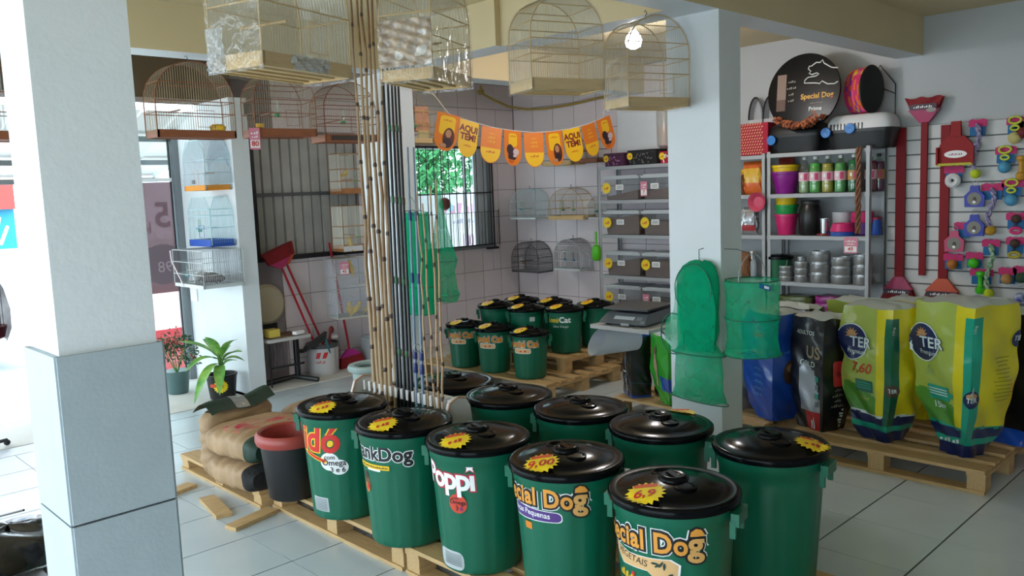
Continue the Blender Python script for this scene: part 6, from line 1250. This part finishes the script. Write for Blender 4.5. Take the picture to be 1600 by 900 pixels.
# ---------------------------------------------------------------- potted plants at the entrance
LEAF = mat('leaf_green', '#3f8a3a', .45, noise=.4, nscale=9, col2='#9cc25a'); LEAF2 = mat('dark_leaf', '#2d5a34', .6, noise=.4, nscale=12); STEMM = mat('stem_green', '#5a8a3a', .6); SOIL = mat('soil', '#33261d', .95)
t = thing('potted_plant', 'large leaved plant in a black pot with a yellow price burst', 'plant', (3.24, 7.17, .002))
MB().lathe([(.105, 0), (.11, .006), (.132, .20), (.138, .205), (.138, .225), (.122, .225), (.118, .18), (.002, .18)], n=30).build('pot', mat('pot_black', '#1c1b1d', .45), t); MB().lathe([(.003, .185), (.117, .183)], n=20, caps=False).build('soil', SOIL, t)
def leaf(a, L, w_, lift, droop, z0, m_=LEAF, par=t, r0=.02):
    ca, sa = math.cos(a), math.sin(a)
    def fn(u, v):
        q = v; x = r0+L*q*math.cos(lift*(1-q*.6)); z = z0+L*q*math.sin(lift)-droop*q*q; h = w_*math.sin(PI*min(1, max(0, q)))**.8*(2*u-1); zz = z+abs(h)*.35
        return (x*ca-h*sa, x*sa+h*ca, zz)
    MB().grid(fn, 4, 10).build('leaf', m_, par)
    MB().tube([(r0*.3*ca, r0*.3*sa, .18), (r0*ca, r0*sa, z0), (fn(.5, .15))], .005, 5).build('leaf_stalk', STEMM, par)
for a, L, w_, li, dr, z0 in ((3.3, .34, .05, .5, .22, .36), (2.5, .36, .055, .8, .1, .38), (4.2, .3, .05, .3, .3, .3), (5.2, .24, .05, .9, .1, .34), (5.7, .2, .045, .5, .12, .34), (.6, .2, .045, 1.2, .1, .36), (1.6, .32, .05, 1.0, .12, .36), (3.9, .3, .045, 1.2, .05, .38), (0.1, .15, .04, .5, .06, .3), (4.8, .34, .04, 1.25, .12, .36), (3.6, .36, .05, .15, .34, .32)): leaf(a, L, w_, li, dr, z0)
MB().tube([(0, 0, .18), (.01, 0, .3), (0, .01, .4)], .016, 8).build('stem', STEMM, t)
f = can_map(math.atan2(-7.3, -3.3)-.1, .13, lambda z: .122+.01*z/.2)
decal('price_burst', [(burst(.062, .062, 16, .82), YEL), (shift(rrect(.06, .03, .01), -.06, .01), mat('orange_red_ink', '#d9502a', .5)), (shift(scrib(.06, .03), .0, -.0), mat('dark_yellow', '#c9a212', .5))], f, t, cut=.02, lift0=.012)
t2 = thing('potted_plant', 'bushy plant with small reddish flowers in a grey green pot', 'plant', (3.06, 7.72, .002))
MB().lathe([(.085, 0), (.09, .006), (.112, .19), (.116, .2), (.116, .215), (.1, .215), (.002, .19)], n=28).build('pot', mat('pot_grey_green', '#4f6a6a', .45), t2)
rnd = random.Random(4); g = MB(); fl2 = MB()
for k in range(420):
    th = rnd.uniform(0, 2*PI); ph = rnd.uniform(-.5, 1.45); R0 = rnd.uniform(.08, .21); c = Vector((R0*math.cos(th)*math.cos(ph), R0*math.sin(th)*math.cos(ph), .34+R0*1.1*math.sin(ph)))
    q = Euler((rnd.uniform(-1, 1), rnd.uniform(-1, 1), th)).to_matrix(); P = [q @ Vector(p) for p in ((0, 0, 0), (.018, -.01, .004), (.045, 0, 0), (.018, .01, .004))]
    g.add([p+c for p in P], [(0, 1, 2, 3)])
    if k % 6 == 0: fl2.ball(c*1.06+Vector((0, 0, .02)), .009, n=6)
g.build('foliage', LEAF2, t2, stuff=True, smooth=False); fl2.build('flowers', mat('reddish_flower', '#b0543c', .7), t2, stuff=True)
for k in range(5): a = k*1.26; MB().tube([(0, 0, .18), (.05*math.cos(a), .05*math.sin(a), .3), (.1*math.cos(a), .1*math.sin(a), .42)], .005, 5).build('stem', STEMM, t2)
# ---------------------------------------------------------------- far left edge
t = thing('display_stand', 'black rolling display stand with a red post, cut by the left picture edge', 'stand', (1.30, 6.98, 0)); MB().tube([(0.02, 0, .06), (0.02, 0, 1.9)], .015, 8).build('post', mat('dark_red_post', '#5a1f22', .4), t)
for dx, dy in ((.19, .10), (-.2, .1), (.02, -.2)): MB().tube([(.02, 0, .06), (dx, dy, .045)], .014, 6).build('foot_bar', BLACK, t); MB().ball((dx, dy, .025), .024, n=10, sq=(1, .6, 1)).build('caster', BLACK, t)
t = thing('covered_cage', 'small cage wrapped in dark mesh with a red tray at the left picture edge', 'cage', (1.37, 6.80, .86)); MB().lathe([(.10, 0), (.12, .01), (.14, .09), (.13, .09), (.002, .02)], n=24).build('red_tray', mat('red_plastic', '#b3202c', .4), t)
loft('mesh_cover', [(0, 0, -.02, .13, .13), (.0, 0, .06, .16, .155), (0, 0, .2, .155, .15), (-.01, 0, .35, .14, .13), (-.03, 0, .46, .12, .10), (-.08, 0, .56, .07, .05)], net_mat('black_mesh', '#2a2a30', .62), t, seed=8, wob=.012)
g = MB()
for k in range(16): a = 2*PI*k/16; g.tube([(.12*math.cos(a), .12*math.sin(a), .05), (.12*math.cos(a), .12*math.sin(a), .42)], .002, 4)
g.build('wire_bars', WIREG, t, stuff=True); MB().tube([(-.12, 0, .46), (-.06, .15, .5)], .006, 6).build('hanger', DKM, t)
t = thing('black_sack', 'glossy black plastic sack on the floor at the lower left corner', 'sack', (.96, 4.74, 0)); PB = mat('black_film', '#0c0c0f', .22, coat=.4)
MB().grid(lambda u, v: ((.30+.03*math.sin(7*u*6+4*v))*math.cos(2*PI*u)*math.cos(v*PI/2)**.6, (.26+.03*math.sin(5*u*6+3*v))*math.sin(2*PI*u)*math.cos(v*PI/2)**.6, .17*math.sin(v*PI/2)+.012*math.sin(20*u+9*v)), 40, 14, closed=True).build('sack_body', PB, t); MB().tube([(.1, .1, .2), (.02, .35, .12), (-.1, .6, .03), (-.3, .7, .01)], .006, 6).build('strap', PB, t)
tag(MB().bb((.35, 3.62, 0), (1.04, 4.40, .035)).bb((.38, 3.65, .035), (1.0, 4.37, .05)).build('black_tray', PB, smooth=False), 'flat black tray with a bright edge at the lower left corner', 'tray')
# ---------------------------------------------------------------- street outside
t = thing('red_car', 'red car parked outside seen through the entrance glass', 'car', (4.45, 12.5, -.62), R_(-90)); RC = mat('car_red', '#b3202c', .25, coat=.8); CG = mat('car_glass', '#a9b6bd', .06)  # glass colour kept pale to imitate the sky reflected in it
P = [(-2.0, .25), (-2.05, .5), (-1.95, .72), (-1.1, .80), (-.55, 1.22), (.75, 1.25), (1.45, .88), (2.0, .82), (2.1, .5), (2.05, .25)]
m = MB(); vs = []
for s, q in ((-.80, .9), (-.84, 1), (.84, 1), (.80, .9)): vs += [(x*(.985 if q < 1 else 1), s*(1 if z < .83 else .86), z) for x, z in P]
k = len(P); m.add(vs, [(r*k+i, r*k+i+1, (r+1)*k+i+1, (r+1)*k+i) for r in range(3) for i in range(k-1)]+[tuple(range(k-1, -1, -1)), tuple(3*k+i for i in range(k))]+[(r*k+k-1, r*k, (r+1)*k, (r+1)*k+k-1) for r in range(3)]); m.build('car_body', RC, t, ang=30)
for s in (-1, 1):
    MB().prism([(-.95, .83), (-.5, 1.17), (.05, 1.19), (.05, .83)], (0, s*.725, 0), (1, 0, 0), (0, 0, 1), (0, s*.03, 0)).build('side_window', CG, t, smooth=False); MB().prism([(.11, .83), (.11, 1.19), (.7, 1.19), (1.2, .86)], (0, s*.725, 0), (1, 0, 0), (0, 0, 1), (0, s*.03, 0)).build('side_window', CG, t, smooth=False)
    for x in (-1.3, 1.3): w_ = MB().lathe([(.1, -.1), (.31, -.1), (.33, -.07), (.33, .07), (.31, .1), (.1, .1)], c=(x, s*.78, .33), n=28, R=Matrix.Rotation(PI/2, 3, 'X')).build('wheel', BLACK, t); MB().lathe([(.003, -.105), (.2, -.108), (.21, .1)], c=(x, s*.78, .33), n=20, R=Matrix.Rotation(PI/2, 3, 'X')).build('hub_cap', SHELFM, w_)
MB().add([(-1.08, -.66, .82), (-1.08, .66, .82), (-.56, .58, 1.21), (-.56, -.58, 1.21)], [(0, 1, 2, 3)]).build('windscreen', CG, t, smooth=False)
struct(MB().bb((-1.6, 8.46, -.5), (40, 9.0, -.19)).build('kerb', CONC, smooth=False)) if 0 else None
t = thing('street_kiosk', 'far street kiosk with a red ribbed roof board over blue wall', 'kiosk', (1.0, 14.0, 0)); KB = mat('kiosk_blue', '#2f9ac0', .5); KRD = mat('kiosk_red', '#c0504a', .5)
MB().bb((-4, 0, -.1), (2.36, 2.5, 1.78)).build('blue_wall', KB, t, smooth=False)
for k in range(22): MB().bb((-4.0+.29*k, -.12, 1.78), (-3.74+.29*k, -.02, 2.2)).build('roof_slat', KRD, t, smooth=False)
MB().bb((-4, -.02, 1.78), (2.38, 2.5, 2.2)).build('roof_board', KRD, t, smooth=False); MB().bb((-4.1, -.15, 2.2), (2.42, 2.6, 2.30)).build('roof_edge', mat('kiosk_beige', '#b9ab92', .6), t, smooth=False)
MB().bb((-4, -.04, -.1), (2.38, -.0, 1.2)).build('overexposed_front', INKW, t, smooth=False)  # added white sheet, stands in for the overexposed glare below the blue wall
decal('white_marks', [(shift(scrib(.5, .12, 5), 1.95, 1.62), INKW), (shift(rrect(.05, .35, .02), 2.0, 1.4, rot=.5), INKW), (shift(rrect(.05, .3, .02), 2.2, 1.4, rot=-.4), INKW)], flat((0, -.002, 0), (1, 0, 0), (0, 0, 1), (0, -1, 0)), t, cut=0)
rnd = random.Random(12)
t = thing('street_tree', 'leafy green tree outside the barred window', 'tree', (9.35, 11.6, -.62)); TR = mat('tree_bark', '#4a3c34', .9)
MB().tube([(.1, 0, 0), (.02, .05, 1.2), (-.1, 0, 1.9), (-.05, 0, 2.6)], [.14, .11, .09, .05], 10).build('trunk', TR, t); MB().tube([(-.05, 0, 1.6), (.25, -.1, 2.2), (.5, 0, 2.7)], [.06, .05, .03], 8).build('branch', TR, t); MB().tube([(-.05, 0, 1.8), (-.4, -.1, 2.3), (-.8, 0, 2.7)], [.06, .05, .03], 8).build('branch', TR, t)
g = MB()
for k in range(2600):
    th = rnd.uniform(0, 2*PI); z = rnd.gauss(2.75, .42); R0 = abs(rnd.gauss(0, .8)); c = Vector((-.05+R0*math.cos(th), R0*.7*math.sin(th), max(2.05-.25*math.sin(3*th), z)))
    q = Euler((rnd.uniform(-1.2, 1.2), rnd.uniform(-1.2, 1.2), rnd.uniform(0, 6))).to_matrix(); s = rnd.uniform(.05, .1); g.add([q @ Vector(p)*s+c for p in ((-1, 0, 0), (0, -.45, .05), (1, 0, 0), (0, .45, .05))], [(0, 1, 2, 3)])
g.build('foliage', mat('tree_leaf', '#3f9a56', .6, noise=.5, nscale=5, col2='#1f5a36'), t, stuff=True, smooth=False)
t = thing('street_banner', 'white banner with pink and blue lettering outside the barred window', 'banner', (7.2, 8.3, .85)); MB().bb((-.75, 0, 0), (.75, .02, .92)).build('banner_sheet', INKW, t, smooth=False); MB().tube([(-.75, .01, -.9), (-.75, .01, .95)], .02, 8).build('banner_post', GREYM, t); MB().tube([(.75, .01, -.9), (.75, .01, .95)], .02, 8).build('banner_post', GREYM, t)
decal('banner_print', [(shift(scrib(.75, .13, 6), .0, .72), mat('banner_pink', '#dfa3bd', .6)), (shift(scrib(.6, .06, 9), .1, .55), mat('banner_violet', '#c3b3c9', .6)), (shift(text2d('100', .24, .0), .06, .28, .6), mat('banner_magenta', '#cf8fb2', .6)), (shift(rrect(.1, .09, .04), -.22, .73), mat('banner_cyan', '#9ad0d6', .6))], flat((0, -.002, 0), (1, 0, 0), (0, 0, 1), (0, -1, 0)), t, cut=0)
tag(MB().ball((0, 0, 0), .085, n=14, sq=(1, .5, .9)).tube([(0, 0, .07), (0, 0, .66)], .004, 5).build('hanging_ornament', mat('rust_brown', '#7d4a42', .7), loc=(6.28, 7.565, 1.645)), 'rust brown round ornament hanging in the barred window', 'ornament')
